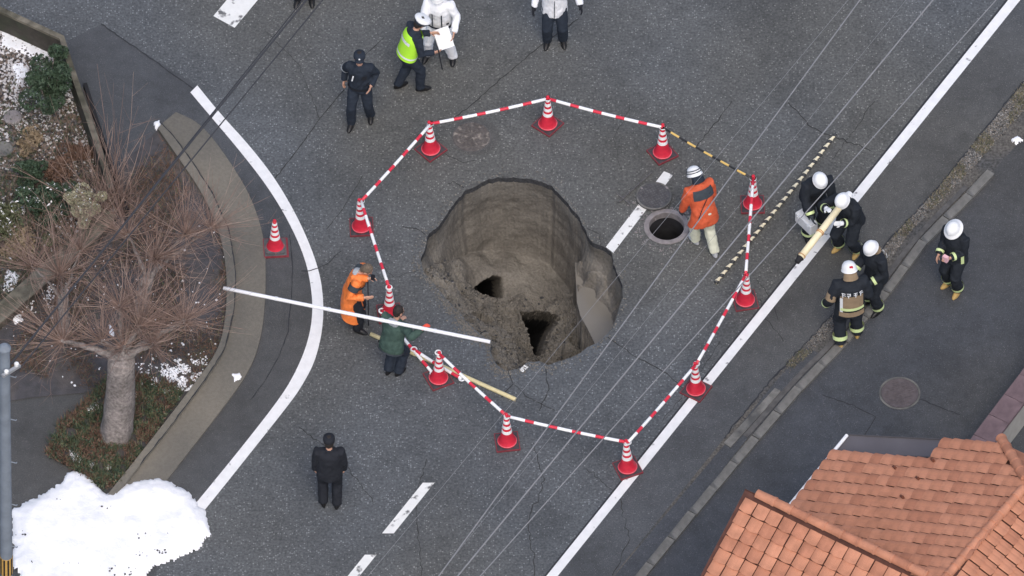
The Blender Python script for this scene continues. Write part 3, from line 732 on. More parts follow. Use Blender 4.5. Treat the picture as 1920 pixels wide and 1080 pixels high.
t = empty('retaining_wall', P(100, 510, 0), 0, 'low brown retaining edge running diagonally below the garden shrubs', 'wall'); bpy.context.view_layer.update(); iv = t.matrix_world.inverted()
b = sweep([iv @ v for v in wp], .26, 0, .2); b.build('wall_body', M_SOIL, t)
b = sweep([iv @ v for v in wp], .30, .203, .235); b.build('coping', M_WALLB, t)
# round stepping stones, pebbles
for x, y, r, lb_ in ((24,224,.15,'pale round stepping stone among the white pebbles in the garden'), (6,283,.16,'darker round stepping stone at the left edge of the garden')):
    b = MB(); b.lathe([(r, .02), (r, .06), (r - .02, .075), (.001, .078)], 24, cap=False); o = b.build('stepping_stone', M_CONC if x > 10 else M_KERB); o.location = P(x, y, .02); tagp(o, lb_, 'stone', 'round garden stones')
gpoly = [(-40,20),(112,88),(130,150),(196,330),(210,392),(160,436),(0,570),(-40,600)]
b = MB(); cnt = 0
while cnt < 9500:
    x, y = random.uniform(-20, 215), random.uniform(20, 590)
    if not inpoly(x, y, gpoly): continue
    q = noise.noise(Vector((x * .018, y * .018, 5))) * .5 + .5
    if y > 330 and random.random() < .75: continue
    wht = max(0, 1 - y / 330) * .62 + (.25 if q > .62 else 0) + (.2 if q < .35 else 0) - (.3 if .45 < q < .52 else 0)
    k = random.random(); b.cm = 0 if k < wht else random.choice((1, 1, 2, 3))
    s = random.choice((.012, .016, .02, .026, .032)); rock(b, P(x, y, .03 + s * .4), s); cnt += 1
tagp(b.build('garden_pebbles', M_ST), 'white, brown and grey pebbles dusted with snow behind the garden wall', 'gravel', kind='stuff')
b = MB(); cnt = 0; bandp = band_L + [(x - 26, y - 20) for x, y in kerb_C[::-1]]
while cnt < 6500:
    y = random.uniform(130, 700); x = random.uniform(1440, 1960)
    if not inpoly(x, y, bandp): continue
    if y > 640 and random.random() < .8: continue
    b.cm = random.choice((1, 2, 2, 3, 0)) if random.random() < .55 else random.choice((1, 2)); s = random.choice((.006, .009, .012, .016)); rock(b, P(x, y, .008), s); cnt += 1
M_VG = [mat('grit_pale', (.27, .255, .235), .85, .2), mat('grit_brown', (.17, .148, .125), .85, .3), mat('grit_grey', (.14, .138, .132), .85, .3), mat('grit_dark', (.045, .043, .042), .85, .3)]
tagp(b.build('verge_gravel', M_VG), 'fine grey brown gravel filling the verge between roadside and kerb', 'gravel', kind='stuff')
# dry grass tufts in the verge
def blade(b, p, h, lean, w=.006):
    a = random.uniform(0, 6.28); s = Vector((math.cos(a + 1.57), math.sin(a + 1.57), 0)) * w
    d = Vector((math.cos(a) * lean, math.sin(a) * lean, h))
    b.add([p - s, p + s, p + d * .55 + s * .7 + Vector((0, 0, h * .12)), p + d * .55 - s * .7 + Vector((0, 0, h * .12)), p + d], [(0, 1, 2, 3), (3, 2, 4)])
b = MB(); cnt = 0
while cnt < 2600:
    y = random.uniform(130, 700); x = random.uniform(1440, 1960)
    if not inpoly(x, y, bandp) or noise.noise(Vector((x * .02, y * .02, 1))) < .05: continue
    b.cm = random.choice((0, 0, 1)); blade(b, P(x, y, .008), random.uniform(.02, .06), random.uniform(.02, .06), .003); cnt += 1
tagp(b.build('verge_grass', [mat('dry_grass', (.20, .17, .11), .9, .3), mat('olive_grass', (.09, .10, .05), .9, .3)]), 'thin dry grass tufts growing in the gravel verge', 'grass', kind='stuff')

# ------------------------------------------------------------------ snow
def snow_blob(poly, h, label, name='snow_patch', res=5, kind=None, zb=.01):
    """snow heap over a photo polygon, edges ragged and rounded"""
    xs = [p[0] for p in poly]; ys = [p[1] for p in poly]; x0, x1, y0, y1 = min(xs) - 10, max(xs) + 10, min(ys) - 10, max(ys) + 10
    nx, ny = int((x1 - x0) / res) + 1, int((y1 - y0) / res) + 1; b = MB(); idx = {}; vs = []
    sc = 25. if h > .1 else 9.
    for j in range(ny):
        for i in range(nx):
            x, y = x0 + i * res, y0 + j * res
            q = Vector((x * .05, y * .05, 2)); e = edge_dist(x, y, poly) * (1 if inpoly(x, y, poly) else -1) + noise.noise(q * 2) * res * 1.2 + noise.noise(q * 6) * res * .8
            k = max(0, min(1, e / sc)); z = h * math.sqrt(k) * (1 + .25 * noise.noise(q * .35)) + .008 * noise.noise(q * 5) * k + h * .07 * noise.noise(q * 2.2) * k
            p = P(x, y, zb); vs.append((Vector((p.x, p.y, zb + z - (.03 if e <= 0 else 0))), e))
    ok = [e > -res * .9 for _, e in vs]
    fs = [(j * nx + i, (j + 1) * nx + i, (j + 1) * nx + i + 1, j * nx + i + 1) for j in range(ny - 1) for i in range(nx - 1) if all(ok[q] for q in (j * nx + i, j * nx + i + 1, (j + 1) * nx + i, (j + 1) * nx + i + 1))]
    b.add([v for v, _ in vs], fs); o = b.build(name, M_SNOW, sm=True)
    used = set(i for f in fs for i in f); bm_ = bmesh.new(); bm_.from_mesh(o.data); bmesh.ops.delete(bm_, geom=[v for v in bm_.verts if not v.link_faces], context='VERTS'); bm_.to_mesh(o.data); bm_.free()
    return tagp(o, label, 'snow', None, kind)
snow_blob([(22,958),(62,935),(100,915),(118,902),(124,885),(140,884),(165,892),(182,912),(200,928),(225,915),(255,903),(300,898),(350,920),(385,962),(395,1000),(370,1030),(325,1050),(290,1062),(262,1090),(225,1140),(60,1140),(40,1085),(24,1062)], .13, 'big bright white snow heap at the foot of the utility pole', 'snow_heap', 3.6)
for poly, lab in (([(22,592),(40,588),(44,600),(28,610)], 'small white snow lump on the dark bed below the retaining edge'),
                  ([(203,608),(212,610),(214,630),(206,628)], 'small narrow snow lump between the bare branches'),
                  ([(436,702),(448,698),(458,706),(448,713),(440,716)], 'dirty thawing snow remnant on the beige pavement'),
                  ([(287,228),(299,225),(303,237),(292,244)], 'grey snow remnant at the far tip of the beige pavement'),
                  ([(1893,262),(1908,254),(1919,262),(1904,270)], 'small snow lump at the upper right beside the gravel verge'),
                  ([(0,52),(40,68),(95,96),(92,110),(60,112),(20,98),(0,90)], 'thin strip of snow along the inside of the garden wall'),
                  ([(20,120),(48,112),(60,140),(30,168)], 'snow patch left of the dark green shrub'),
                  ([(122,168),(132,172),(138,196),(128,196)], 'snow sliver between the dark green shrub and the garden wall'),
                  ([(118,345),(150,340),(152,362),(124,366)], 'snow on the ground above the pale olive shrub'),
                  ([(22,388),(44,384),(50,402),(26,406)], 'snow patch between the garden evergreens'),
                  ([(10,505),(40,512),(26,545),(4,548)], 'elongated snow patch just above the diagonal retaining edge'),
                  ([(160,762),(184,752),(186,766),(164,776)], 'snow on the green ground cover left of the trunk'),
                  ([(128,842),(150,848),(156,868),(138,866)], 'snow on the ground cover just above the big heap, left one'),
                  ([(165,862),(178,866),(174,878),(163,876)], 'tiny snow bit between two others on the ground cover above the big heap'),
                  ([(196,872),(212,868),(208,880),(198,884)], 'snow on the ground cover just above the big heap, right one'),
                  ([(250,735),(258,738),(256,748),(248,744)], 'tiny snow bit right of the tree trunk')):
    snow_blob(poly, .03, lab, res=2.2, zb=.03)

# ------------------------------------------------------------------ foliage
def leaf(b, p, s, up=.5):
    n = Vector((random.gauss(0, 1), random.gauss(0, 1), random.gauss(0, 1) + up)).normalized()
    a = n.orthogonal().normalized(); a = (Matrix.Rotation(random.uniform(0, 6.28), 3, n) @ a); c = n.cross(a)
    b.add([p - a * s, p + c * s * .38, p + a * s, p - c * s * .38], [(0, 1, 2, 3)])
def shrub(px, py, rx, ry, rz, nleaf, m, label, cat='shrub', zc=.35, ls=.035, up=.5, snow=0, group='garden shrubs behind the wall'):
    base = P(px, py, .03); t = empty('shrub', base, random.uniform(0, 6), label, cat, group)
    b = MB(); lumps = [(Vector((random.gauss(0, .42) * rx, random.gauss(0, .42) * ry, zc + random.uniform(-.5, .8) * rz)), random.uniform(.25, .5)) for _ in range(16)]
    for _ in range(nleaf):
        c, k = random.choice(lumps); d = Vector((random.gauss(0, 1), random.gauss(0, 1), random.gauss(0, 1))).normalized() * random.uniform(.55, 1.) ** .5 * k
        p = c + Vector((d.x * rx, d.y * ry, d.z * rz)); p.z = max(.02, p.z)
        b.cm = 1 if random.random() < snow and d.z > .1 else 0
        leaf(b, p, ls * random.uniform(.6, 1.3), up)
    b.build('foliage', [m, M_SNOW], t)
    b = MB()
    for c, k in lumps: b.tube([(0, 0, 0), (c.x * .5, c.y * .5, c.z * .6), tuple(c)], [.018, .012, .005], 5)
    b.build('stems', M_BARK, t); return t
shrub(88,196,.46,.46,.42,6000,M_LEAF,'dark green bushy shrub in the garden corner beside the concrete wall',zc=.55)
shrub(160,428,.29,.31,.34,6500,M_LEAF3,'pale olive shrub with fine frosted foliage beside the bare trees',zc=.50,ls=.022,snow=.05)
shrub(85,390,.45,.38,.22,3800,M_LEAF,'low dark green shrub flecked with snow left of the pale olive one',zc=.22,snow=.06)
shrub(15,440,.38,.45,.22,3800,M_LEAF2,'olive green shrub at the left edge of the garden with snow specks',zc=.22,snow=.08)
shrub(60,335,.25,.22,.2,1800,M_LEAF,'small dark shrub above the low flecked one in the pebble garden',zc=.2)
shrub(110,330,.25,.20,.15,1500,M_DRY,'brown withered low plant near the middle of the garden wall',zc=.14)
M_STRAW = mat('straw', (.26, .20, .13), .85, .35, 9)
shrub(40,475,.30,.26,.16,2600,M_STRAW,'straw brown withered shrub just above the diagonal retaining edge',zc=.14,ls=.03)
shrub(150,300,.20,.30,.14,1800,M_DRY,'low russet plant close to the middle of the mossy wall',zc=.12,ls=.028)
shrub(55,270,.22,.18,.12,1300,M_STRAW,'small straw coloured tuft shrub between the pebbles and the flecked evergreens',zc=.10,ls=.03)
# bed cover under the tree
bedp = [(205,700),(300,705),(345,735),(300,800),(268,842),(226,905),(196,920),(150,890),(84,852),(104,800),(150,760),(185,725)]
b = MB(); cnt = 0
while cnt < 15000:
    x, y = random.uniform(80, 350), random.uniform(700, 920)
    if not inpoly(x, y, bedp): continue
    q = noise.noise(Vector((x * .03, y * .03, 9)))
    b.cm = random.choices((0, 1, 2), ((3, 3, 1) if q > -.05 else (1, 1, 4)))[0]
    if noise.noise(Vector((x * .05, y * .05, 4))) < -.35: continue
    if random.random() < .5: blade(b, P(x, y, .02), random.uniform(.05, .14), random.uniform(.03, .12), .006)
    else: leaf(b, P(x, y, random.uniform(.03, .13)), random.uniform(.012, .03), 1.2)
    cnt += 1
tagp(b.build('ground_cover', [M_LEAF, M_LEAF2, M_DRY]), 'dark green and brown low planting round the foot of the pollarded tree', 'ground cover', kind='stuff')
b = MB(); cnt = 0
while cnt < 15000:
    x, y = random.uniform(-10, 425), random.uniform(250, 730)
    if not inpoly(x, y, bed): continue
    q = noise.noise(Vector((x * .012, y * .012, 7)))
    if q < -.02 + random.gauss(0, .12): continue
    b.cm = random.choices((0, 1, 2), (5, 2, 1))[0]
    if random.random() < .35: blade(b, P(x, y, .02), random.uniform(.04, .12), random.uniform(.04, .16), .004)
    else: leaf(b, P(x, y, random.uniform(.025, .06)), random.uniform(.012, .028), 1.5)
    cnt += 1
tagp(b.build('leaf_litter', [M_DRY, M_SOIL, M_LEAF2]), 'brown dead leaves strewn over the bed under the bare trees', 'leaves', kind='stuff')
b = MB(); cnt = 0
while cnt < 7000:
    x, y = random.uniform(-20, 215), random.uniform(150, 590)
    if not inpoly(x, y, gpoly) or y < 200 and random.random() < .7: continue
    b.cm = random.choices((0, 1, 2), (3, 2, 2) if x > 60 else (1, 3, 3))[0]
    if random.random() < .5: blade(b, P(x, y, .03), random.uniform(.04, .12), random.uniform(.03, .12), .005)
    else: leaf(b, P(x, y, random.uniform(.04, .1)), random.uniform(.012, .03), 1.)
    cnt += 1
tagp(b.build('garden_ground_cover', [M_DRY, M_LEAF2, M_LEAF]), 'brown stalks and green low leaves between the garden shrubs', 'ground cover', kind='stuff')

b = MB(); cnt = 0
while cnt < 1000:
    g_ = random.random()
    if g_ < .45: x, y = random.gauss(345, 38), random.gauss(708, 20)
    elif g_ < .93: x, y = random.gauss(30, 45), random.gauss(535, 22)
    else: x, y = random.uniform(0, 420), random.uniform(420, 740)
    if not inpoly(x, y, bed) or noise.noise(Vector((x * .06, y * .06, 12))) < 0: continue
    rock(b, P(x, y, random.uniform(.02, .05)), random.choice((.008, .012, .016, .022))); cnt += 1
tagp(b.build('thawing_snow', M_SNOW), 'thin crumbs of thawing snow scattered over the bed beneath the bare trees', 'snow', kind='stuff')
b = MB()
for x, y, n_ in ((75,1040,9),(60,1052,6),(125,1060,14),(155,1050,8),(210,1068,20),(262,1040,18),(270,1005,8),(115,935,3),(200,948,4),(38,1000,5),(300,1030,14),(240,1075,20),(330,1000,10)):
    for _ in range(n_): rock(b, P(random.gauss(x, 7), random.gauss(y, 5), .10 + random.uniform(-.01, .05)), random.choice((.008, .012, .018)))
tagp(b.build('snow_grit', M_ST[3]), 'dark grit specks lying on the big snow heap', 'grit', kind='stuff')

# ------------------------------------------------------------------ pollarded trees
def shoots(b, c, n, L, main=Vector((0, 0, 1)), spread=1.0, seed=0, r0=.0052, vert=.25):
    rnd = random.Random(seed)
    for _ in range(n):
        d = Vector((rnd.gauss(0, 1), rnd.gauss(0, 1), rnd.gauss(0, .6))).normalized()
        d = (d * spread + main * .55).normalized()
        if d.z < -.05: d.z = abs(d.z) * .5
        l = L * (rnd.uniform(.25, 1.1) if rnd.random() < .8 else rnd.uniform(1.0, 1.55)); pts = [Vector(c) + d * .03]; dd = d.copy()
        for i in range(5):
            dd = (dd + Vector((0, 0, vert * .2)) + Vector((rnd.gauss(0, .09), rnd.gauss(0, .09), rnd.gauss(0, .07)))).normalized(); pts.append(pts[-1] + dd * l / 5)
        r = r0 * rnd.uniform(.65, 1.35); b.cm = rnd.choice((0, 0, 1)); b.tube(pts, [r, r * .85, r * .7, r * .55, r * .42, r * .28], 4, cap=False)
        for _k in range(rnd.choice((1, 2, 3))):
            i = rnd.randint(1, 4); sd = (dd + Vector((rnd.gauss(0, .6), rnd.gauss(0, .6), rnd.gauss(0, .4)))).normalized(); p0 = pts[i]
            b.tube([p0, p0 + sd * l * .14, p0 + sd * l * .27 + Vector((0, 0, .02))], [r * .5, r * .38, r * .2], 3, cap=False)
def bough(b, pts, rads, seed=0):
    rnd = random.Random(seed); w = resample(smooth(pts, 2), 14)
    m = len(w); rr = []
    for i in range(m):
        t = i / (m - 1) * (len(rads) - 1); k = min(int(t), len(rads) - 2); rr.append((rads[k] + (rads[k + 1] - rads[k]) * (t - k)) * rnd.uniform(.92, 1.1))
    for i in range(1, m - 1): w[i] = w[i] + Vector((rnd.gauss(0, .008), rnd.gauss(0, .008), 0))
    b.tube(w, rr, 10)
def tree(label, base, fork, heads, trunk_r, seed):
    """base: photo ground point, fork and heads: (x, y, z)"""
    b0 = P(*base, 0); t = empty('pollarded_tree', b0, 0, label, 'tree', 'bare pollarded trees in the corner bed'); iv = Matrix.Translation(-b0)
    f = iv @ P(*fork)
    b = MB(); n = 18; pts = [Vector((0, 0, 0)).lerp(f, i / 9) for i in range(10)]
    vs = []
    for i, p in enumerate(pts):
        r = trunk_r * (1.10 - .12 * i / 9 + (.16 if i == 0 else 0) + (.06 if i == 1 else 0))
        for k in range(n):
            a = 2 * math.pi * k / n; q = 1 + .13 * noise.noise(Vector((math.cos(a) * 1.5, math.sin(a) * 1.5, i * .35 + seed))) + .05 * math.sin(a * 5 + i * .3)
            vs.append(p + Vector((math.cos(a), math.sin(a), 0)) * r * q)
    fs = [(i * n + k, i * n + (k + 1) % n, (i + 1) * n + (k + 1) % n, (i + 1) * n + k) for i in range(9) for k in range(n)] + [[9 * n + k for k in range(n)]]
    b.add(vs, fs); b.build('trunk', M_BARK, t, sm=True)
    for hi, h in enumerate(heads):
        x, y, z, ns, L = h[:5]; via = h[5:] if len(h) > 5 else None
        hp = iv @ P(x, y, z); mid = f.lerp(hp, .5) + Vector((0, 0, .06)); rad0 = trunk_r * .36
        b = MB(); bough(b, [f - Vector((0, 0, .05)), mid, hp], [rad0, rad0 * .62, rad0 * .45], seed * 9 + hi); b.build('branch', M_BARK, t, sm=True)
        b = MB(); b.ell(hp, (Vector((rad0 * .6, 0, 0)), Vector((0, rad0 * .6, 0)), Vector((0, 0, rad0 * .55)))); b.build('knuckle', M_BARK, t, sm=True)
        b = MB(); dirv = (hp - f); dirv.z *= .3; dirv.normalize(); shoots(b, hp, int(ns * 2.0), L, (dirv + Vector((0, 0, .5))).normalized(), 1.0, seed * 31 + hi)
        tagp(b.build('shoots', [M_TWIG, M_TWIG2], t), kind='stuff')
tree('pale-trunked pollarded tree standing in green ground cover above the snow heap', (218,815), (228,672,1.80),
     [(262,612,2.05,62,1.15),(118,640,2.0,54,1.05),(345,602,2.1,48,.95),(190,640,2.0,34,.9),(225,575,2.2,40,1.0),(232,652,1.95,30,.85),(285,648,2.0,30,.85)], .225, 3)
tree('bare pollarded tree in the middle of the corner bed, behind the pale trunk', (262,590), (275,520,1.0),
     [(290,485,1.5,54,1.05),(348,440,1.6,48,.95),(395,428,1.7,36,.8),(240,440,1.5,38,1.0)], .11, 5)
tree('bare pollarded tree at the left, above the retaining edge', (120,620), (118,560,.9),
     [(112,515,1.4,56,1.05),(60,500,1.3,34,.95),(150,470,1.4,34,.9)], .09, 8)
b0 = P(212, 405, 0)
t = empty('twiggy_shrub', b0, 0, 'leafless shrub of upright red brown shoots at the lower end of the garden wall', 'shrub')
b = MB()
for k in range(6): shoots(b, Vector((random.gauss(0, .22), random.gauss(0, .2), .1)), 22, 1.55, Vector((0, .1, 1.5)), .75, 70 + k, .006, .5)
tagp(b.build('shoots', [M_TWIG, M_TWIG2], t), kind='stuff')
b = MB(); b.lathe([(.09, 0), (.07, .12), (.03, .2)], 10); b.build('stump', M_BARK, t, sm=True)

# ------------------------------------------------------------------ the tiled house at the lower right
e = Vector((.523, .852, 0)).normalized(); u = Vector((e.y, -e.x, 0))      # along the road / away from it
PT = math.atan(.54); EZ = 3.0
O = P(1587, 818, EZ)
house = empty('house', Vector((O.x, O.y, 0)), 0, 'house with orange clay tile roof and round ridge tiles at the lower right corner', 'house')
hv = Vector((O.x, O.y, 0))
us = (u * math.cos(PT) + Vector((0, 0, math.sin(PT)))).normalized()        # up the west slope
nA = us.cross(e * -1).normalized()
if nA.z < 0: nA = -nA
ridge_pt = P(1847, 998, EZ + 0)
def on_plane(px, py, p0, n):
    d = (FW * F + Vector((1, 0, 0)) * (px - 960) + UP * (540 - py)); t = (p0 - CAMP).dot(n) / d.dot(n); return CAMP + d * t
Rg = on_plane(1847, 998, O, nA)
AL = (Rg - O).dot(us)                                     # slope length from eave to ridge
TW, TL = .232, .215                                      # tile width along the eave, exposure up the slope
def tile_mesh(name, m):
    """curved clay tile: x across (width), y up slope, z out of the roof; a joint stays open round it"""
    b = MB(); nx = 7; L = TL * .93; W = TW * .925; vs = []
    for j, (yy, zz) in enumerate(((0, .040), (L * .5, .026), (L, .012))):
        for i in range(nx + 1):
            t = i / nx; prof = .024 * math.sin(math.pi * min(1, t * 1.25 + .12)) ** .8 if t < .70 else .010 * (1 - t) / .3 + .002
            vs.append((t * W - W / 2, yy - .020 * math.sin(t * math.pi) * (j == 0), zz + prof))
    for i in range(nx + 1): vs.append((vs[i][0], vs[i][1], vs[i][2] - .045))
    n = nx + 1
    fs = [(j * n + i, j * n + i + 1, (j + 1) * n + i + 1, (j + 1) * n + i) for j in (0, 1) for i in range(nx)] + [(3 * n + i, 3 * n + i + 1, i + 1, i) for i in range(nx)]
    b.add(vs, fs); return b.mesh(name, m, sm=False)
tms = [tile_mesh('roof_tile', m) for m in M_TILE]
def frame(xa, ya, za, p):
    M_ = Matrix((xa, ya, za)).transposed().to_4x4(); M_.translation = p; return M_
# planes: west slope A
def visible_in_photo(px, py): return not (250 < px < 1668 and 830 < py < 1052)
polyA = [(1744,857),(1768,823),(1880,832),(1932,910),(1772,1096),(1740,1096),(1478,955),(1560,850)]
cand = []
ex = e * -1                                              # towards the camera along the eave
for j in range(-3, int(AL / TL) + 1):
    for i in range(-6, 30):
        p = O + us * (j * TL) + ex * (i * TW); c2 = p + us * TL * .5
        if j < 0 or j * TL > AL - .02: continue
        px, py = proj(c2)
        if inpoly(px, py, polyA): cand.append((visible_in_photo(px, py), p, (ex, us, nA)))
nEs = (u * math.cos(PT) + Vector((0, 0, -math.sin(PT)))).normalized()      # down the east slope
usE = -nEs; nE = ex.cross(usE); nE = nE if nE.z > 0 else -nE
RG = Rg
for j in range(0, 12):
    for i in range(-12, 22):
        p = RG + nEs * (.03 + (j + 1) * TL) + ex * (i * TW); px, py = proj(p)
        if 1700 < px < 2010 and 880 < py < 1140: cand.append((True, p, (ex * -1, usE, nE)))
# the lower cross roof, sloping towards the camera
zc_p = on_plane(1734, 1078, O, nA); CZ = zc_p.z
S_dn = (ex * math.cos(PT) + Vector((0, 0, -math.sin(PT)))).normalized(); usS = -S_dn; nS = u.cross(usS); nS = nS if nS.z > 0 else -nS
for j in range(0, 9):
    for i in range(-16, 2):
        p = zc_p + Vector((0, 0, -.02)) + S_dn * (.10 + (j + 1) * TL) + u * (i * TW); px, py = proj(p)
        lx = 1587 - .82 * (py - 818)
        if i * TW > -3.15 and py < 1180: cand.append((visible_in_photo(px, py), p, (u, usS, nS)))
N_dn = (e * math.cos(PT) + Vector((0, 0, -math.sin(PT)))).normalized(); usN = -N_dn; nN = u.cross(usN); nN = nN if nN.z > 0 else -nN
def zA(p):                                               # height of the west slope at p
    return O.z - (nA.x * (p.x - O.x) + nA.y * (p.y - O.y)) / nA.z
cand.sort(key=lambda c: (not c[0], 0))
rest = MB()
for k, (vis, p, (xa, ya, za)) in enumerate(cand):
    xa = Vector(xa); ya = Vector(ya); za = Vector(za)
    if xa.cross(ya).dot(za) < 0: xa = -xa
    M_ = frame(xa, ya, za, p - hv + za * .006) @ Matrix.Rotation(random.gauss(0, .012), 4, 'Z') @ Matrix.Translation((random.gauss(0, .003), random.gauss(0, .004), random.uniform(0, .004)))
    me = tms[random.choice((0, 0, 1, 2))]
    if k < 298:
        o = link('roof_tile', me, house); o.matrix_local = M_
    else:
        rest.cm = random.choice((0, 0, 1, 2)); rest.add([M_ @ v.co for v in me.vertices], [list(f.vertices) for f in me.polygons])
if rest.v: tagp(rest.build('roof_tiles', M_TILE, house), kind='stuff')
# underlay slopes
def quad(name, pts, m, th=.03):
    b = MB(); n = (pts[1] - pts[0]).cross(pts[2] - pts[0]).normalized(); n = n if n.z > 0 else -n
    k = len(pts); top = [p - hv for p in pts]; bot = [p - hv - n * th for p in pts]
    b.add(top + bot, [list(range(k)), list(range(k, 2 * k))[::-1]] + [(i, (i + 1) % k, k + (i + 1) % k, k + i) for i in range(k)]); return b.build(name, m, house)
dn = Vector((0, 0, -.02))
quad('roof_deck', [on_plane(x, y, O + dn, nA) for x, y in [(1745,859),(1770,826),(1878,834),(1922,905),(1760,1092),(1478,957),(1565,850)]], M_TILEU)
quad('roof_deck', [RG + dn + ex * -1.0, RG + dn + ex * 6.0, RG + dn + ex * 6.0 + nEs * 2.8, RG + dn + ex * -1.0 + nEs * 2.8], M_TILEU)
bq = MB(); lp = [zc_p, zc_p - u * 3.2]; bq.add([lp[0] - hv, lp[1] - hv, lp[1] - hv - Vector((0, 0, 1.6)), lp[0] - hv - Vector((0, 0, .3))], [(0, 1, 2, 3)]); bq.build('gable_board', M_TILEU, house)
quad('roof_deck', [zc_p + dn * 2 + u * .5, zc_p + dn * 2 - u * 3.2, zc_p + dn * 2 - u * 3.2 + S_dn * 2.2, zc_p + dn * 2 + u * .5 + S_dn * 2.2], M_TILEU)
# round ridge tiles
def ridge_cap(a, c, r=.075, ln=.20):
    d = (c - a); n = max(1, int(d.length / ln)); d.normalize(); side = d.cross(Vector((0, 0, 1))).normalized(); up = side.cross(d)
    if up.z < 0: up = -up
    for i in range(n):
        b = MB(); rings = []
        for s, rr in ((0, r * 1.10), (.035, r * 1.08), (.045, r), (ln * 1.12, r * .93)):
            rings.append((a + d * (i * ln + s) - hv + up * .015, side * rr, up * rr))
        vs = []; K = 9
        for cc, sv, uv in rings:
            for k in range(K): t_ = math.pi * k / (K - 1); vs.append(cc + sv * math.cos(t_) + uv * math.sin(t_))
        fs = [(q * K + k, q * K + k + 1, (q + 1) * K + k + 1, (q + 1) * K + k) for q in range(3) for k in range(K - 1)]
        fs += [list(range(K)), [3 * K + k for k in range(K)]]
        b.add(vs, fs); b.build('ridge_tile', random.choice(M_TILE), house, sm=False)
ridge_cap(on_plane(1762, 1097, O, nA), on_plane(1926, 908, O, nA))
ridge_cap(on_plane(1877, 826, O, nA) + Vector((0, 0, .03)), on_plane(1928, 912, O, nA) + Vector((0, 0, .05)), .082, .26)
ridge_cap(zc_p + u * .05, zc_p - u * 3.2, .08, .30)
# hip end facing away, eaves, gutter, walls
hipA = on_plane(1877, 828, O, nA); hipB = on_plane(1928, 912, O, nA)
hip_far = hipA + u * ((hipB - hipA).dot(u)) * 2
quad('roof_deck', [hipA + dn, hipB + dn, hip_far + dn], M_TILE[2])
gl = [P(x, y, EZ - .03) for x, y in [(1588,816),(1393,1054),(1300,1168)]]
b = MB(); b.tube([v - hv for v in gl], .028, 10); b.build('gutter', M_GUTTER, house)
gr = [(1592,814),(1768,823),(1742,858),(1560,850)]
quad('flat_roof', [P(x, y, EZ - .06) for x, y in gr], M_METALROOF, .05)
b = MB()
for k in range(7):
    t0 = (k + .5) / 7; p, q = P(1592 + 176 * t0, 814 + 9 * t0, EZ - .055) - hv, P(1560 + 182 * t0, 850 + 8 * t0, EZ - .055) - hv; 
    if k in (): b.tube([p, q], .01, 4)
b.tube([P(1592, 815, EZ - .05) - hv, P(1768, 824, EZ - .05) - hv], .012, 6); b.tube([P(1742, 857, EZ - .05) - hv, P(1562, 850, EZ - .05) - hv], .014, 6)
b.build('roof_flashing', mat('dark_flashing', (.07, .068, .075), .5, .1), house)
b = MB(); cw = [P(1600, 826, EZ), P(1880, 838, EZ), P(2060, 1100, EZ), P(1800, 1220, EZ), P(1330, 1160, EZ)]
cw = [Vector((v.x, v.y, 0)) - hv for v in cw]; k = len(cw)
b.add(cw + [v + Vector((0, 0, EZ - .25)) for v in cw], [(i, (i + 1) % k, k + (i + 1) % k, k + i) for i in range(k)]); b.build('wall', M_HWALL, house)
# small brown snow guards clipped under tile edges
for x, y in ((1751,868),(1680,882),(1723,902),(1694,937)):
    p = on_plane(x, y, O, nA); b = MB(); b.box((0, 0, .03), (.035, .11, .025)); b.box((0, .05, .05), (.035, .02, .05))
    o = b.build('snow_guard', mat('dark_bracket', (.14, .05, .03), .6, .1), house); o.matrix_local = frame(ex, us, nA, p - hv + nA * .03) @ Matrix.Rotation(-.5, 4, 'Z')
# boundary wall of brown blocks beyond the roof
bw = [P(x, y, .7) for x, y in [(2010,595),(1945,690),(1852,812),(1790,900)]]
t = empty('block_wall', P(1890, 830, 0), 0, 'purple brown block wall running from the roof to the right edge', 'wall'); bpy.context.view_layer.update(); iv = t.matrix_world.inverted()
b = sweep([iv @ v for v in bw], .30, 0, .62); b.build('wall_body', M_HWALL, t)
L_ = resample(bw, 9)
for i in range(8):
    a, c = iv @ L_[i], iv @ L_[i + 1]; d = c - a
    bb = MB(); bb.box((0, 0, .66), (d.length - .008, .36, .07)); bb.build('coping_block', M_BLOCK, t, loc=((a.x + c.x) / 2, (a.y + c.y) / 2, 0), rot=(0, 0, math.atan2(d.y, d.x)))

#PEOPLE
# ------------------------------------------------------------------ people
def cloth(name, c, v=.12, rough=.85, spec=.2): return mat(name, c, rough, v, 14, .25, 40, spec=spec)
M_SKIN = mat('skin', (.50, .29, .21), .55, .06)
M_HAIR = mat('dark_hair', (.025, .02, .018), .7, .2, 30)
M_HAIRB = mat('brown_grey_hair', (.13, .10, .075), .8, .3, 40)
M_EYE = mat('eye_dark', (.01, .01, .01), .3, 0)
M_NAVY = cloth('navy_cloth', (.022, .029, .042)); M_BLACK = cloth('black_cloth', (.018, .020, .026))
M_SUITW = cloth('white_suit', (.80, .81, .84), .05, .6); M_JKTW = cloth('white_jacket', (.74, .75, .78), .07, .6)
M_ORG = cloth('orange_raincoat', (.82, .215, .055), .10, .5); M_ORG2 = cloth('red_orange_coat', (.56, .105, .045), .10, .6)
M_LIME = mat('lime_reflective', (.62, .74, .36), .4, .08); M_HIVIS = mat('hivis_green', (.42, .80, .05), .5, .06)
M_SILV = mat('silver_strip', (.72, .74, .76), .35, .06); M_TAN = cloth('tan_cloth', (.27, .20, .13))
M_FIRE = cloth('dark_fire_suit', (.020, .024, .031)); M_GREEN = cloth('green_jacket', (.050, .085, .072), .15)
M_GREYC = cloth('grey_hood_cloth', (.35, .37, .39)); M_CRM = cloth('cream_trousers', (.56, .57, .46), .08)
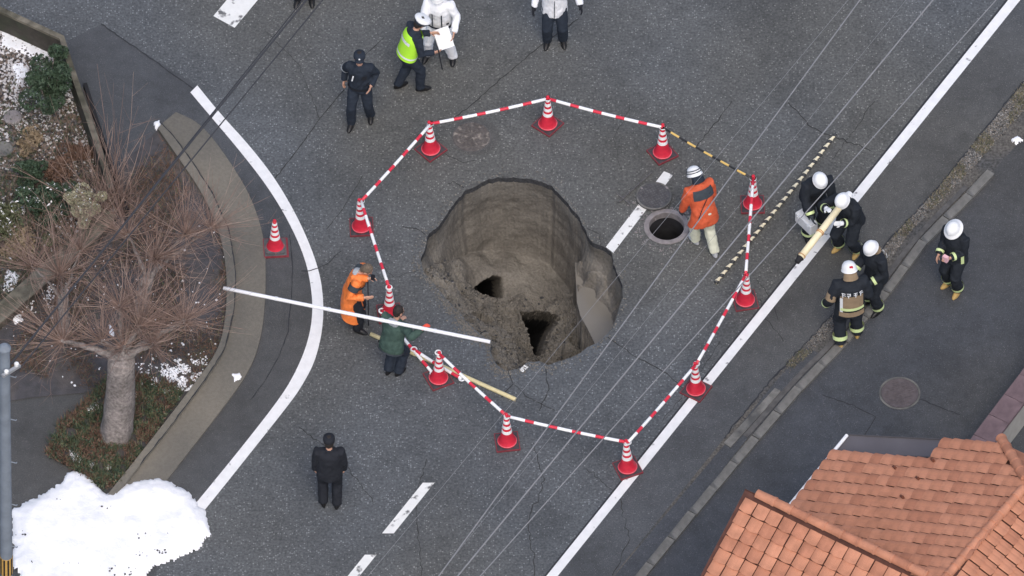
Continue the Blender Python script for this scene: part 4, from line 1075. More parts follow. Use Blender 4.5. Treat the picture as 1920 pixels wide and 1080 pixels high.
M_SHOE = mat('black_shoe', (.012, .012, .013), .4, .1); M_BOOTT = mat('yellow_tan_boot', (.42, .28, .10), .6, .15)
M_HELM = mat('white_helmet', (.78, .79, .80), .5, .06); M_REDG = mat('red_glove', (.75, .09, .05), .6, .1)
M_GREYSHOE = mat('grey_shoe', (.42, .43, .45), .5, .1); M_SLATE = cloth('slate_panel', (.045, .055, .065))
X = Vector((1, 0, 0)); Y = Vector((0, 1, 0)); Z = Vector((0, 0, 1))
def remesh(name, b, m, vox, parent, wr=0., wsc=9., seed=0, sm=True, smooth_n=2):
    me = b.mesh('tmp', m); o = bpy.data.objects.new('tmp', me); COL.objects.link(o)
    r = o.modifiers.new('r', 'REMESH'); r.mode = 'VOXEL'; r.voxel_size = vox; r.use_smooth_shade = True
    s = o.modifiers.new('s', 'SMOOTH'); s.iterations = smooth_n; s.factor = .5
    dg = bpy.context.evaluated_depsgraph_get(); ev = o.evaluated_get(dg)
    out = bpy.data.meshes.new_from_object(ev); out.name = name; bpy.data.objects.remove(o); bpy.data.meshes.remove(me)
    if wr:
        ns = [v.normal.copy() for v in out.vertices]
        for v, n in zip(out.vertices, ns):
            q = Vector((v.co.x * wsc + seed, v.co.y * wsc, v.co.z * wsc * .75)); k = noise.noise(q); k2 = noise.noise(q * 2.4)
            v.co += n * (wr * (abs(k) * 2 - .35 + k2 * .6))
    out.polygons.foreach_set('use_smooth', [True] * len(out.polygons)); out.materials.clear(); out.materials.append(m)
    return link(name, out, parent)
def ik(a, c, L1, L2, pole):
    a = Vector(a); c = Vector(c); d = c - a; L = min(d.length, (L1 + L2) * .995); dn = d.normalized(); c = a + dn * L
    x = (L1 * L1 - L2 * L2 + L * L) / (2 * L); h = math.sqrt(max(0, L1 * L1 - x * x)); p = (pole - dn * pole.dot(dn)).normalized()
    return a + dn * x + p * h, c
def hand(b, w, d, n, s, g=0., curl=.5):
    """palm, four unequal bent fingers and a thumb; w wrist, d direction, n palm normal, s=+1 thumb side along side"""
    d = d.normalized(); n = (n - d * n.dot(d)).normalized(); sd = d.cross(n) * s
    b.ell(w + d * .045, (d * (.055 + g), sd * (.042 + g), n * (.017 + g)), 10, 7)
    for k, (o, L) in enumerate(((.030, .072), (.010, .080), (-.010, .075), (-.029, .058))):
        p = w + d * .078 + sd * o; dd = d.copy(); pts = [p - d * .02, p]
        for q in range(3):
            dd = (dd + n * curl * (.35 + .25 * q)).normalized(); pts.append(pts[-1] + dd * L / 3)
        b.tube(pts, [.0095 + g, .0095 + g, .009 + g, .0085 + g, .007 + g], 7)
    p = w + d * .02 + sd * .035; b.tube([p - sd * .01, p + (sd * .8 + d * .6 + n * .2).normalized() * .03, p + (sd * .6 + d * .9 + n * .45).normalized() * .062], [.012 + g, .011 + g, .008 + g], 7)
def person(label, foot, yaw, H=1.72, lean=0, twist=0, pelvis=None, feet=((-.11, .02), (.11, -.02)), hands=((-.24, .10, .82), (.24, .10, .82)), hp=10, hyaw=0, hroll=0,
           jacket=None, hem=-.12, bulk=1., trousers=None, shoe=None, hat=None, hatm=None, hair=None, glove=None, tuck=False, curl=.5, group=None, extra=None, sway=0, heel=((0, 0), (0, 0)), elbow=(-.30, -.9, -.3), seed=1, collar=True, hw=(None, None)):
    K = H / 1.75; base = P(*foot, .0); Mi = Matrix.Rotation(-R(yaw - 90), 3, 'Z'); hands = list(hands)
    for i in (0, 1):
        if hw[i]: hands[i] = Mi @ (P(*hw[i]) - base) / K
    t = empty('person', P(*foot, .0), R(yaw - 90), label, 'person', group); t.scale = (K, K, K)
    hz = pelvis if pelvis else .93 - .5 * 0; pc = Vector((0, 0, hz)) if not sway else Vector((sway, 0, hz))
    if lean: pc = pc - Y * .10 * math.sin(R(lean)) * 1.2
    s = Vector((0, math.sin(R(lean)), math.cos(R(lean)))); tw = Matrix.Rotation(R(twist), 3, s); sx = tw @ X; fy = sx.cross(s) * -1; fy = s.cross(sx)
    neck = pc + s * .53; sh = [pc + s * .46 - sx * .175 * bulk, pc + s * .46 + sx * .175 * bulk]
    ha = R(lean * .6 + hp); hs = Vector((0, math.sin(ha), math.cos(ha))); hx = tw @ (Matrix.Rotation(R(hyaw), 3, Z) @ X); hs = Matrix.Rotation(R(hroll), 3, fy) @ hs
    hx = (hx - hs * hx.dot(hs)).normalized(); hf = hs.cross(hx); hc = neck + (s + hs).normalized() * .055 + hs * .105 + hf * .018
    hips = [pc - X * .088 - Z * .02, pc + X * .088 - Z * .02]; J = []
    ank = []; knee = []; toe = []
    for i in (0, 1):
        fx, fy_ = feet[i]; fdir = Matrix.Rotation(R((9, -9)[i] + heel[i][1]), 3, Z) @ Y
        a = Vector((fx, fy_, .085 + heel[i][0])); kn, a2 = ik(hips[i], a, .44, .43, Y + X * (-.12, .12)[i]); knee.append(kn); ank.append(a2); toe.append(fdir)
    el = []; wr = []
    for i in (0, 1):
        w_ = Vector(hands[i]); pol = Vector(((elbow[0], -elbow[0])[i], elbow[1], elbow[2])); e_, w2 = ik(sh[i], w_, .285, .26, pol); el.append(e_); wr.append(w2)
    # body: one continuous surface
    b = MB()
    b.loft([(pc - s * .10, sx * .15, fy * .10), (pc, sx * .155, fy * .11), (pc + s * .15, sx * .13, fy * .095), (pc + s * .32, sx * .155, fy * .105), (pc + s * .44, sx * .15, fy * .09), (pc + s * .50, sx * .07, fy * .06)], 18)
    b.tube([pc + s * .45, neck, hc - hs * .04], [.062, .055, .052], 12)
    b.ell(hc, (hx * .077, hf * .095, hs * .118), 18, 12); b.ell(hc - hs * .058 + hf * .028, (hx * .050, hf * .058, hs * .058), 12, 8)
    b.tube([hc + hf * .088 + hs * .02, hc + hf * .112 - hs * .018, hc + hf * .095 - hs * .03], [.009, .015, .010], 8)
    for q in (-1, 1): b.ell(hc + hx * q * .079 - hs * .008, (hx * .011, hf * .018, hs * .031), 8, 6)
    b.ell(hc + hf * .086 - hs * .056, (hx * .024, hf * .010, hs * .009), 8, 6)
    for i in (0, 1):
        b.tube([sh[i] - (sh[i] - pc - s * .44) * .3, sh[i], (sh[i] + el[i]) / 2, el[i], (el[i] * .6 + wr[i] * .4), wr[i]], [.055, .058, .048, .040, .041, .027], 12)
        b.tube([hips[i] + Z * .03, hips[i], (hips[i] + knee[i]) / 2, knee[i], knee[i] * .65 + ank[i] * .35, ank[i]], [.085, .09, .075, .055, .058, .037], 12)
        d = wr[i] - el[i]; nrm = Vector(((1, -1)[i] * .8, .3, 0)) if curl < 1 else Vector((0, 0, -1)); hand(b, wr[i], d, nrm, (1, -1)[i] * -1 if False else (-1, 1)[i] * -1, 0, curl)
        b.loft([(ank[i] - Z * .015, X * .036, toe[i] * .045), (ank[i] - Z * .045 + toe[i] * .03, X * .04, toe[i] * .09), (ank[i] - Z * .075 + toe[i] * .05, X * .04, toe[i] * .11)], 12)
    remesh('body', b, M_SKIN, .0095, t, smooth_n=1)
    b = MB()
    for q in (-1, 1): b.ell(hc + hf * .089 + hx * q * .031 + hs * .004, (hx * .013, hf * .006, hs * .007), 8, 6)
    b.build('eyes', M_EYE, t, sm=True)
    # trousers
    if trousers:
        for_k = bulk; b = MB(); b.loft([(pc + s * .10, sx * .175 * bulk, fy * .125 * bulk), (pc, sx * .18 * bulk, fy * .135 * bulk), (pc - Z * .09, sx * .17 * bulk, fy * .125 * bulk)], 18)
        for i in (0, 1): b.tube([hips[i] + Z * .02, hips[i] - Z * .04, (hips[i] + knee[i]) / 2, knee[i], (knee[i] + ank[i]) / 2, ank[i] - Z * .01], [.10 * bulk, .105 * bulk, .095 * bulk, .082 * bulk, .078 * bulk, .072 * bulk], 14)
        remesh('trousers', b, trousers, .013, t, .010, 9, seed)
    for i in (0, 1):
        b = MB(); td = toe[i]; sd = td.cross(Z); a = ank[i] - Z * .085; a.z = max(a.z, 0)
        b.loft([(a - td * .0 + Z * .004 + td * .055, sd * .048, td * .135), (a + Z * .03 + td * .055, sd * .051, td * .138), (a + Z * .065 + td * .035, sd * .046, td * .105), (a + Z * .10, sd * .044, td * .058), (a + Z * .15, sd * .046, td * .052)], 16)
        remesh('shoe', b, shoe or M_SHOE, .010, t)
    # jacket
    if jacket:
        b = MB(); B = bulk; rings = []
        if hem < -.2: rings += [(pc + Z * hem + fy * .02, sx * .24 * B, fy * .20 * B), (pc + Z * hem * .5, sx * .215 * B, fy * .175 * B)]
        else: rings += [(pc + s * hem * .5 + Z * hem * .5, sx * .195 * B, fy * .15 * B)]
        rings += [(pc + s * .04, sx * .188 * B, fy * .145 * B), (pc + s * .18, sx * .178 * B, fy * .135 * B), (pc + s * .32, sx * .192 * B, fy * .142 * B), (pc + s * .42, sx * .195 * B, fy * .128 * B), (pc + s * .475, sx * .16 * B, fy * .105 * B), (pc + s * .515, sx * .085, fy * .08), (pc + s * (.55 if collar else .52), sx * .072, fy * .072)]
        b.loft(rings, 22)
        for i in (0, 1):
            b.tube([pc + s * .43 + (sh[i] - pc - s * .46) * .45, sh[i] + s * .005, sh[i] * .6 + el[i] * .4, el[i], el[i] * .45 + wr[i] * .55, wr[i] * .93 + el[i] * .07 ], [.085 * B, .082 * B, .072 * B, .064 * B, .057 * B, .050 * B], 14)
        remesh('jacket', b, jacket, .013, t, .011, 8, seed + 4)
    if glove:
        for i, g in enumerate(glove if isinstance(glove, (list, tuple)) else (glove, glove)):
            if not g: continue
            b = MB(); d = wr[i] - el[i]; nrm = Vector(((1, -1)[i] * .8, .3, 0)) if curl < 1 else Vector((0, 0, -1)); hand(b, wr[i], d, nrm, (-1, 1)[i] * -1, .004, curl)
            b.tube([wr[i] - d.normalized() * .05, wr[i] + d.normalized() * .02], [.046, .04], 10); remesh('glove', b, g, .009, t, smooth_n=1)
    HM = Matrix((hx, hf, hs)).transposed().to_4x4(); HM.translation = hc
    if hair:
        b = MB(); b.ell(hc + hs * .022 - hf * .014, (hx * .086, hf * .094, hs * .112), 18, 12); b.ell(hc - hf * .045 - hs * .03, (hx * .07, hf * .055, hs * .07), 12, 8); remesh('hair', b, hair, .008, t, .006, 30, seed)
    if hat == 'helmet' or hat == 'helmet_brim':
        pr = [(.001, .150), (.045, .146), (.085, .125), (.112, .085), (.122, .04), (.124, .015)]
        if hat == 'helmet_brim': pr += [(.165, .0), (.168, -.008), (.120, .002)]
        else: pr += [(.134, .006), (.134, .0), (.118, .004)]
        b = MB(); b.lathe(pr, 26, M=HM @ Matrix.Rotation(R(-6), 4, 'X') @ Matrix.Diagonal((.93, 1.08, .98, 1)), cap=False); b.build('helmet', hatm or M_HELM, t, sm=True)
        b = MB(); b.loft([(hc - hf * .035 + hs * .02, hx * .105, hf * .085), (hc - hf * .045 - hs * .06, hx * .105, hf * .085), (hc - hf * .05 - hs * .12, hx * .12, hf * .09)], 16, cap=False); b.build('neck_flap', (extra or {}).get('flap', M_FIRE), t, sm=True)
    if hat == 'cap':
        b = MB(); b.lathe([(.001, .125), (.06, .12), (.098, .095), (.104, .05), (.098, .02)], 24, M=HM @ Matrix.Diagonal((.95, 1.12, 1, 1)), cap=False); b.loft([(hc + hs * .035 + hf * .10, hx * .075, hf * .07), (hc + hs * .045 + hf * .095, hx * .075, hf * .065)], 16); b.build('cap', hatm or M_NAVY, t, sm=True)
    if hat == 'police_hat':
        b = MB(); Mx = HM @ Matrix.Rotation(R(-5), 4, 'X'); b.lathe([(.001, .125), (.10, .128), (.135, .105), (.138, .09), (.105, .055), (.102, .02)], 26, M=Mx @ Matrix.Diagonal((1, 1.1, 1, 1)), cap=False); b.build('hat_top', M_HELM, t, sm=True)
        b = MB(); b.lathe([(.107, .055), (.106, .018)], 26, M=Mx @ Matrix.Diagonal((1, 1.1, 1, 1)), cap=False); b.loft([(hc + hs * .02 + hf * .10, hx * .085, hf * .075), (hc + hs * .03 + hf * .095, hx * .085, hf * .07)], 16); b.build('hat_band', M_NAVY, t, sm=True)
    if hat == 'hood':
        b = MB(); b.ell(hc - hf * .02 + hs * .01, (hx * .11, hf * .12, hs * .135), 18, 12); remesh('hood', b, hatm, .01, t, .006, 12, seed)
    f = dict(pc=pc, s=s, sx=sx, fy=fy, sh=sh, el=el, wr=wr, knee=knee, ank=ank, hips=hips, hc=hc, hx=hx, hf=hf, hs=hs, neck=neck, t=t, B=bulk, HM=HM)
    return f
def tband(f, z0, z1, m, k=1.0, name='reflective_band', r=(.190, .143), arc=(0, 360)):
    """band round the trunk between two heights on the spine"""
    b = MB(); B = f['B'] * k; n = 28; vs = []
    a0, a1 = R(arc[0]), R(arc[1])
    for z in (z0, (z0 + z1) / 2, z1):
        c = f['pc'] + f['s'] * z
        for i in range(n + 1):
            a = a0 + (a1 - a0) * i / n; vs.append(c + f['sx'] * (r[0] * B + .016) * math.cos(a) + f['fy'] * (r[1] * B + .016) * math.sin(a))
    N_ = n + 1; b.add(vs, [(j * N_ + i, j * N_ + i + 1, (j + 1) * N_ + i + 1, (j + 1) * N_ + i) for j in (0, 1) for i in range(n)]); return b.build(name, m, f['t'], sm=True)
def lband(f, a, c, t0, t1, r, m, name='reflective_band'):
    b = MB(); p0 = a.lerp(c, t0); p1 = a.lerp(c, t1); b.tube([p0, (p0 + p1) / 2, p1], [r, r * .99, r * .97], 16, cap=False); return b.build(name, m, f['t'], sm=True)
def patch(f, cx, cz, wx, wz, m, name='panel', back=True, off=.0, r=(.190, .143), z_slant=0):
    """curved patch on the back (or front) of the trunk; cx in degrees from the middle"""
    b = MB(); n = 8; vs = []; B = f['B']; base = -90 if back else 90
    for j in range(5):
        for i in range(n + 1):
            a = R(base + cx + wx * (i / n - .5)); z = cz + wz * (j / 4 - .5); c = f['pc'] + f['s'] * (z + z_slant * (i / n - .5))
            tp = 1 - max(0, z - .40) * 1.6
            vs.append(c + f['sx'] * (r[0] * B * tp + .018 + off) * math.cos(a) + f['fy'] * (r[1] * B * tp + .018 + off) * math.sin(a))
    b.add(vs, [(j * (n + 1) + i, j * (n + 1) + i + 1, (j + 1) * (n + 1) + i + 1, (j + 1) * (n + 1) + i) for j in range(4) for i in range(n)]); return b.build(name, m, f['t'], sm=True)
def glyphs(f, cols, cz, size, m, name='back_lettering', back=True, seed=0, span=90):
    rnd = random.Random(seed); B = f['B']; base = -90 if back else 90
    for k in range(cols):
        b = MB()
        a0 = base + (k - (cols - 1) / 2) * span / cols
        for q in range(4):
            hor = q % 2; z = cz + size * (q / 3 - .5) * .8; a = R(a0 + rnd.uniform(-3, 3)); p = f['pc'] + f['s'] * z + f['sx'] * (.190 * B + .024) * math.cos(a) + f['fy'] * (.143 * B + .024) * math.sin(a)
            tg = (f['sx'] * -math.sin(a) + f['fy'] * math.cos(a)).normalized(); nn = tg.cross(f['s']); Rm = Matrix((tg, f['s'], nn)).transposed()
            b.box(p, (size * (.8 if hor else .2), size * (.16 if hor else .7), .005), Rm)
        b.build('letter', m, f['t'])
def firesuit(f, tan=False, full=False):
    for i in (0, 1):
        lband(f, f['knee'][i], f['ank'][i], .64, .80, .098 * f['B'], M_LIME)
        lband(f, f['el'][i], f['wr'][i], .66, .84, .066 * f['B'], M_LIME)
        if full: lband(f, f['sh'][i], f['el'][i], .42, .54, .088 * f['B'], M_LIME)
    if full: tband(f, -.10, -.055, M_LIME, 1.02, r=(.197, .152))

# 1 policeman in a cap, looking down
f = person('officer in dark navy uniform and dark cap with a white armband standing apart', (676, 226), 262, 1.74, lean=4, feet=((-.15, -.10), (.13, .12)), hands=((-.20, .16, 1.08), (.27, -.06, .90)), hp=-8, hyaw=8,
    jacket=M_NAVY, hem=-.10, trousers=M_NAVY, hat='cap', hair=M_HAIR, glove=(None, None), seed=2)
lband(f, f['sh'][1], f['el'][1], .62, .85, .088, M_SILV, 'armband'); tband(f, -.02, .03, M_BLACK, 1.0, 'belt')
patch(f, -28, .34, 24, .10, M_BLACK, 'vest_pocket', False); patch(f, 28, .34, 24, .10, M_BLACK, 'vest_pocket', False)
b = MB(); b.tube([f['pc'] + f['s'] * .40 + f['fy'] * .165 + f['sx'] * .08, f['pc'] + f['s'] * .30 + f['fy'] * .18 + f['sx'] * .10], .013, 6); b.build('radio_lead', M_SILV, f['t'])
b = MB(); b.ell(f['hc'] + f['hf'] * .118 + f['hs'] * .085, (f['hx'] * .016, f['hf'] * .006, f['hs'] * .018), 10, 6); b.build('cap_badge', M_SILV, f['t'])
# 2 hi-vis officer seen from behind
f = person('officer in a bright green vest and white hat seen from behind', (768, 166), 20, 1.74, lean=16, feet=((-.09, -.17), (.09, .15)), hands=((-.12, .42, 1.10), (.22, .36, 1.02)), hp=16, hyaw=6,
    jacket=M_NAVY, hem=-.12, trousers=M_NAVY, hat='police_hat', hair=M_HAIR, seed=6)
def vest(f, m):
    b = MB(); n = 30; vs = []
    lev = [(-.04, .196, .152), (.10, .19, .150), (.22, .188, .148), (.34, .196, .152), (.43, .188, .135), (.475, .150, .115)]
    for z, rx, ry in lev:
        c = f['pc'] + f['s'] * z
        for i in range(n):
            a = 2 * math.pi * i / n; sq = 1 if z < .3 or abs(math.cos(a)) < .8 else .96
            vs.append(c + f['sx'] * (rx + .016) * math.cos(a) * sq + f['fy'] * (ry + .016) * math.sin(a))
    b.add(vs, [(j * n + i, j * n + (i + 1) % n, (j + 1) * n + (i + 1) % n, (j + 1) * n + i) for j in range(len(lev) - 1) for i in range(n)]); return b.build('hivis_vest', m, f['t'], sm=True)
vest(f, M_HIVIS); tband(f, .015, .05, M_SILV, 1.04, r=(.19, .150)); patch(f, 0, .33, 96, .060, M_SILV, 'reflective_band', off=.010); glyphs(f, 4, .335, .042, M_NAVY, seed=2, span=76)
b = MB(); b.tube([f['wr'][1] + Vector((.02, .06, .05)), f['wr'][1] + Vector((.03, .12, -.45))], .010, 6); b.build('dangling_strap', M_BLACK, f['t'])
# 3 white suit
f3 = f = person('man in a white suit and dark belt holding a white board before the officer', (824, 108), 258, 1.76, lean=6, feet=((-.22, -.02), (.20, .02)), hw=((851, 62, 1.02), (790, 66, 1.05)), hp=2, hyaw=-12,
    jacket=M_SUITW, hem=-.10, bulk=1.08, trousers=M_SUITW, hat='helmet', hair=M_HAIR, seed=9, extra={'flap': M_SUITW})
tband(f, -.035, .015, M_NAVY, 1.0, 'belt')
for q in (-1, 1):
    patch(f, q * 20, .20, 5, .34, M_NAVY, 'suspender', False, z_slant=q * .02)
    patch(f, q * 48, .10, 14, .05, M_NAVY, 'pocket_edge', False)
    lband(f, f['hips'][0 if q < 0 else 1], f['knee'][0 if q < 0 else 1], .15, .18, .118, M_NAVY, 'leg_strap')
t = empty('clipboard', P(832, 72, .98) , 0, 'white board held in the hand of the white-suited man', 'board'); t.rotation_euler = (R(48), R(-10), R(16))
b = MB(); b.box((0, 0, 0), (.25, .34, .008)); b.build('paper', M_HELM, t); b = MB(); b.box((0, 0, -.008), (.26, .35, .006)); b.build('backing', M_SILV, t); b = MB(); b.box((0, .155, .009), (.08, .02, .01)); b.build('clip', M_SILV, t)
# 4 white jacket, head above the frame
f = person('person in a white jacket and dark trousers at the top edge, head cut off', (1040, 78), 268, 1.74, lean=2, feet=((-.14, 0), (.12, .03)), hands=((-.42, .08, 1.02), (.34, .06, .92)), hp=8, jacket=M_JKTW, hem=-.16, bulk=1.1, trousers=M_NAVY, hat='helmet', hair=M_HAIR, glove=M_BLACK, seed=12)
b = MB()
b.tube([f['pc'] + f['fy'] * .175 - f['s'] * .14, f['pc'] + f['s'] * .15 + f['fy'] * .168, f['pc'] + f['s'] * .48 + f['fy'] * .12], .006, 5); b.build('zip', M_SLATE, f['t'])
# 5 orange coat worker walking, back to us
f = person('worker in red orange coat, cream trousers and striped helmet beside the open manhole', (1316, 462), 118, 1.74, lean=24, feet=((-.05, .12), (.09, -.27)), heel=((0, 0), (.02, 0)), hands=((-.26, .22, .80), (.24, .24, .84)), hp=18, hyaw=20,
    jacket=M_ORG2, hem=-.26, bulk=1.12, trousers=M_CRM, shoe=M_GREYSHOE, hat='helmet', hair=M_HAIR, glove=M_SLATE, seed=15, extra={'flap': M_NAVY})
patch(f, 4, .40, 104, .17, M_SLATE, 'yoke_panel', off=.006)
for q in (.02, .055):
    b = MB(); b.lathe([(.128 - q * .25, .035 + q), (.127 - q * .30, .050 + q)], 26, M=f['HM'] @ Matrix.Rotation(R(-6), 4, 'X') @ Matrix.Diagonal((1.01, 1.17, 1, 1)), cap=False); b.build('helmet_stripe', M_SLATE, f['t'])
b = MB(); b.tube([f['pc'] + f['s'] * .40 - f['fy'] * .16 + f['sx'] * .12, f['pc'] + f['s'] * .15 - f['fy'] * .185 - f['sx'] * .10, f['pc'] - f['s'] * .02 - f['fy'] * .16 - f['sx'] * .19], .007, 5); b.build('shoulder_cord', M_BLACK, f['t'])
# 6 orange raincoat, bowed head
f = person('bareheaded man in a long bright orange raincoat, hand raised to his bowed face', (664, 612), 345, 1.70, lean=17, feet=((-.09, -.04), (.09, .08)), hw=((692, 522, 1.42), (684, 558, 1.12)), hp=30, hyaw=0,
    jacket=M_ORG, hem=-.58, bulk=1.06, trousers=M_BLACK, shoe=M_SHOE, hair=M_HAIRB, seed=21)
patch(f, 0, .50, 150, .06, M_GREYC, 'collar', off=-.05); 
b = MB(); b.ell(f['neck'] - f['fy'] * .03 - f['s'] * .015, (f['sx'] * .105, f['fy'] * .10, f['s'] * .05), 16, 8); remesh('hood_collar', b, M_GREYC, .01, f['t'], .006, 14, 3)
for i in (0, 1): lband(f, f['sh'][i], f['el'][i], .10, .48, .096, M_SLATE, 'sleeve_band')
tband(f, .30, .38, M_SLATE, 1.0, 'chest_band', arc=(20, 160))
b = MB(); b.box(f['wr'][0] + Vector((.01, .07, .06)), (.02, .07, .13)); b.build('held_phone', M_BLACK, f['t'])
t = empty('walking_stick', P(691, 610, .0), 0, 'thin dark stick standing upright in front of the man in the orange raincoat', 'stick')
b = MB(); b.tube([(0, 0, 0), (0, -.01, 1.12)], .009, 7); b.build('shank', M_BLACK, t); b = MB(); b.tube([(0, -.01, 1.10), (-.03, -.01, 1.14), (-.10, 0, 1.14)], .012, 7); b.build('grip', M_BLACK, t)
# 7 green jacket, from behind
f7 = f = person('man in green jacket with grey hood holding the long white staff in a red glove', (737, 701), 55, 1.62, lean=15, pelvis=.88, feet=((-.08, -.03), (.08, .04)), hands=((-.06, .30, 1.12), (0, 0, 0)), hw=(None, (792, 616, 1.44)), hp=10, hyaw=-25,
    jacket=M_GREEN, hem=-.14, bulk=1.18, trousers=M_NAVY, hair=M_HAIR, glove=(None, M_REDG), curl=1.2, seed=25)
b = MB(); b.ell(f['neck'] - f['fy'] * .085 - f['s'] * .03, (f['sx'] * .115, f['fy'] * .06, f['s'] * .085), 16, 10); remesh('hood', b, M_GREYC, .01, f['t'], .010, 14, 5)
tband(f, -.12, -.085, M_SLATE, 1.02, 'hem_band', r=(.195, .150))
hz = 1.20
o = bar('surveying_staff', P(419, 540, 1.47), P(919, 641, 1.51), M_STAFF, 'long white staff held level towards the sinkhole by the man in green', .030, False)
tagp(o, cat='staff')
for k in range(1, 5):
    b = MB(); b.tube([(4.35 * k / 5 - .02, 0, 0), (4.35 * k / 5 + .02, 0, 0)], .0345, 10); b.build('joint_collar', M_SILV, o)
# firefighters
GF = 'firefighters in dark suits with lime reflective bands'
f = person('stooping firefighter with a pale grey case, nearest the striped rope', (1524, 428), 290, 1.74, lean=24, pelvis=.88, feet=((-.16, -.06), (.16, .16)), hands=((-.22, .42, .62), (.20, .42, .86)), hp=10, hyaw=0,
    jacket=M_FIRE, hem=-.14, bulk=1.16, trousers=M_FIRE, hat='helmet', hair=M_HAIR, glove=M_SLATE, group=GF, seed=31); firesuit(f)
t = empty('equipment_case', P(1512, 416, .52), R(-52), 'pale grey metal case carried by the stooping firefighter beside the striped rope', 'case')
mg = mat('pale_case', (.68, .70, .72), .4, .08, metal=.2)
b = MB(); b.box((0, 0, 0), (.40, .16, .22)); o = b.build('case_body', mg, t); bv = o.modifiers.new('bevel', 'BEVEL'); bv.width = .02; bv.segments = 2
b = MB(); b.box((0, 0, .118), (.36, .125, .012)); b.build('lid_panel', mat('case_lid', (.68, .69, .70), .4, .05), t); b = MB(); b.tube([(-.07, 0, .12), (-.06, 0, .16), (.06, 0, .16), (.07, 0, .12)], .010, 7); b.build('handle', M_BLACK, t)
b = MB(); b.box((-.12, -.083, .06), (.03, .008, .04)); b.box((.12, -.083, .06), (.03, .008, .04)); b.build('latches', M_SILV, t)
f = person('firefighter half hidden by the cream tube he steadies over the white line', (1592, 468), 235, 1.74, lean=22, pelvis=.86, feet=((-.15, -.03), (.15, .05)), hands=((-.10, .42, 1.16), (.20, .40, 1.30)), hp=16, hyaw=0,
    jacket=M_FIRE, hem=-.14, bulk=1.16, trousers=M_FIRE, shoe=M_BOOTT, hat='helmet', hair=M_HAIR, glove=M_SILV, group=GF, seed=33); firesuit(f); patch(f, 0, .02, 60, .05, M_LIME, 'reflective_band')
f = person('firefighter with a tan side panel standing right behind the tan-backed colleague', (1640, 575), 218, 1.72, lean=8, feet=((-.13, .02), (.13, .0)), hands=((-.20, .28, 1.02), (.18, .30, .98)), hp=16, hyaw=10,
    jacket=M_FIRE, hem=-.16, bulk=1.14, trousers=M_FIRE, hat='helmet', hair=M_HAIR, glove=M_SLATE, group=GF, seed=35, extra={'flap': M_TAN}); firesuit(f)
patch(f, 50, .12, 56, .30, M_TAN, 'tan_panel'); patch(f, 70, .12, 8, .30, M_SILV, 'reflective_band', off=.008); patch(f, 50, .0, 56, .045, M_LIME, 'reflective_band', off=.008); glyphs(f, 3, .35, .07, M_SILV, seed=5, span=70)
f = person('firefighter with tan back panel and white lettering, seen from behind', (1591, 641), 100, 1.84, lean=5, feet=((-.14, -.06), (.15, .10)), hands=((-.36, .08, .90), (.28, .14, .92)), hp=18, hyaw=8,
    jacket=M_FIRE, hem=-.16, bulk=1.20, trousers=M_FIRE, shoe=M_BOOTT, hat='helmet', hair=M_HAIR, glove=M_SLATE, group=GF, seed=37, extra={'flap': M_TAN}); firesuit(f)
patch(f, 0, .19, 92, .30, M_TAN, 'tan_panel'); patch(f, -40, .16, 12, .30, M_SILV, 'reflective_band', off=.008); patch(f, 2, .07, 90, .055, M_LIME, 'reflective_band', off=.010); patch(f, 0, -.04, 100, .10, M_TAN, 'tan_panel', off=.008); glyphs(f, 4, .385, .075, M_SILV, seed=8, span=88)
lband(f, f['sh'][0], f['el'][0], .55, .98, .088, M_TAN, 'sleeve_panel')
b = MB(); b.box(tuple(f['hc'] + f['hs'] * .10 - f['hf'] * .105), (.05, .02, .05)); b.build('helmet_mark', M_RED, f['t'])
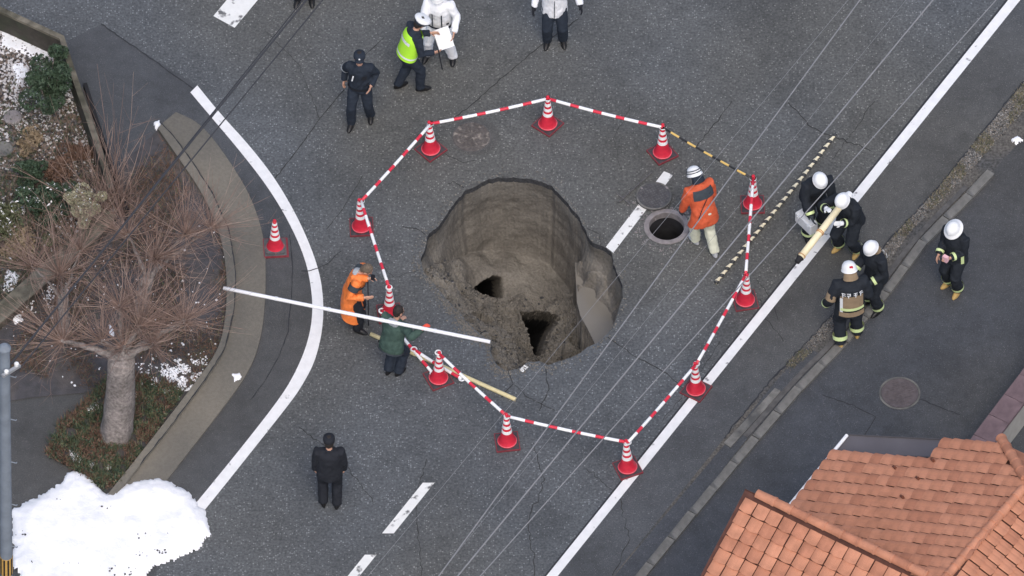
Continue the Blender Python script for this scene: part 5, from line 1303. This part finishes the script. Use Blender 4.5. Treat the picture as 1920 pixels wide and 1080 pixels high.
f = person('firefighter in wide-brimmed white helmet standing alone on the dark plot', (1789, 540), 232, 1.72, lean=4, feet=((-.11, .04), (.12, -.02)), hands=((-.10, .30, 1.14), (.14, .28, 1.02)), hp=18, hyaw=5,
    jacket=M_FIRE, hem=-.16, bulk=1.12, trousers=M_FIRE, shoe=M_BOOTT, hat='helmet_brim', hair=M_HAIR, group=GF, seed=41); firesuit(f)
patch(f, -70, .10, 50, .26, M_TAN, 'tan_panel', False); patch(f, 60, .05, 16, .26, M_LIME, 'reflective_band', False)
b = MB(); b.box(tuple(f['wr'][0] + Vector((.03, .08, .04))), (.09, .06, .12)); b.build('held_notebook', mat('pink_notebook', (.75, .45, .48), .6, .05), f['t'])
b = MB(); b.ell(f['hc'] + f['hf'] * .135 + f['hs'] * .06, (f['hx'] * .02, f['hf'] * .008, f['hs'] * .02), 10, 6); b.build('helmet_badge', M_SILV, f['t'])
# cream tube
a, c = P(1500, 484, 1.25), P(1590, 368, 1.42); d = c - a; L = d.length
t = empty('cream_tube', a, 0, 'thick cream coloured tube with black end held over the white side line by firefighters', 'tube'); t.rotation_euler = d.to_track_quat('X', 'Z').to_euler()
b = MB(); b.tube([(0, 0, 0), (L, 0, 0)], [.056, .056], 20); b.build('tube_body', M_CREAM, t, sm=True)
b = MB(); b.tube([(-.10, 0, 0), (-.09, 0, 0), (-.02, 0, 0), (.01, 0, 0)], [.03, .045, .05, .066], 16); b.build('black_end', M_BLACKRUB, t)
b = MB(); b.tube([(L - .02, 0, 0), (L + .01, 0, 0), (L + .07, 0, 0)], [.072, .072, .05], 16); b.build('white_clamp', M_HELM, t)
for x in (.05, L * .4, L * .42): b = MB(); b.tube([(x, 0, 0), (x + .012, 0, 0)], .0655, 18); b.build('seam_ring', mat('tube_seam', (.50, .25, .10), .6, .05), t)
# 13 and 14, mostly outside the picture
f = person('person all in black with a dark cap, standing left of the two lowest cones', (619, 948), 90, 1.70, lean=2, hp=8, jacket=M_BLACK, bulk=1.1, trousers=M_BLACK, hat='cap', hatm=M_BLACK, hair=M_HAIR, seed=51)
f = person('person at the top edge, only dark shoes showing under the dark cables', (573, 0), 265, 1.74, feet=((-.10, 0), (.12, .04)), jacket=M_NAVY, trousers=M_BLACK, hat='cap', hair=M_HAIR, seed=53)
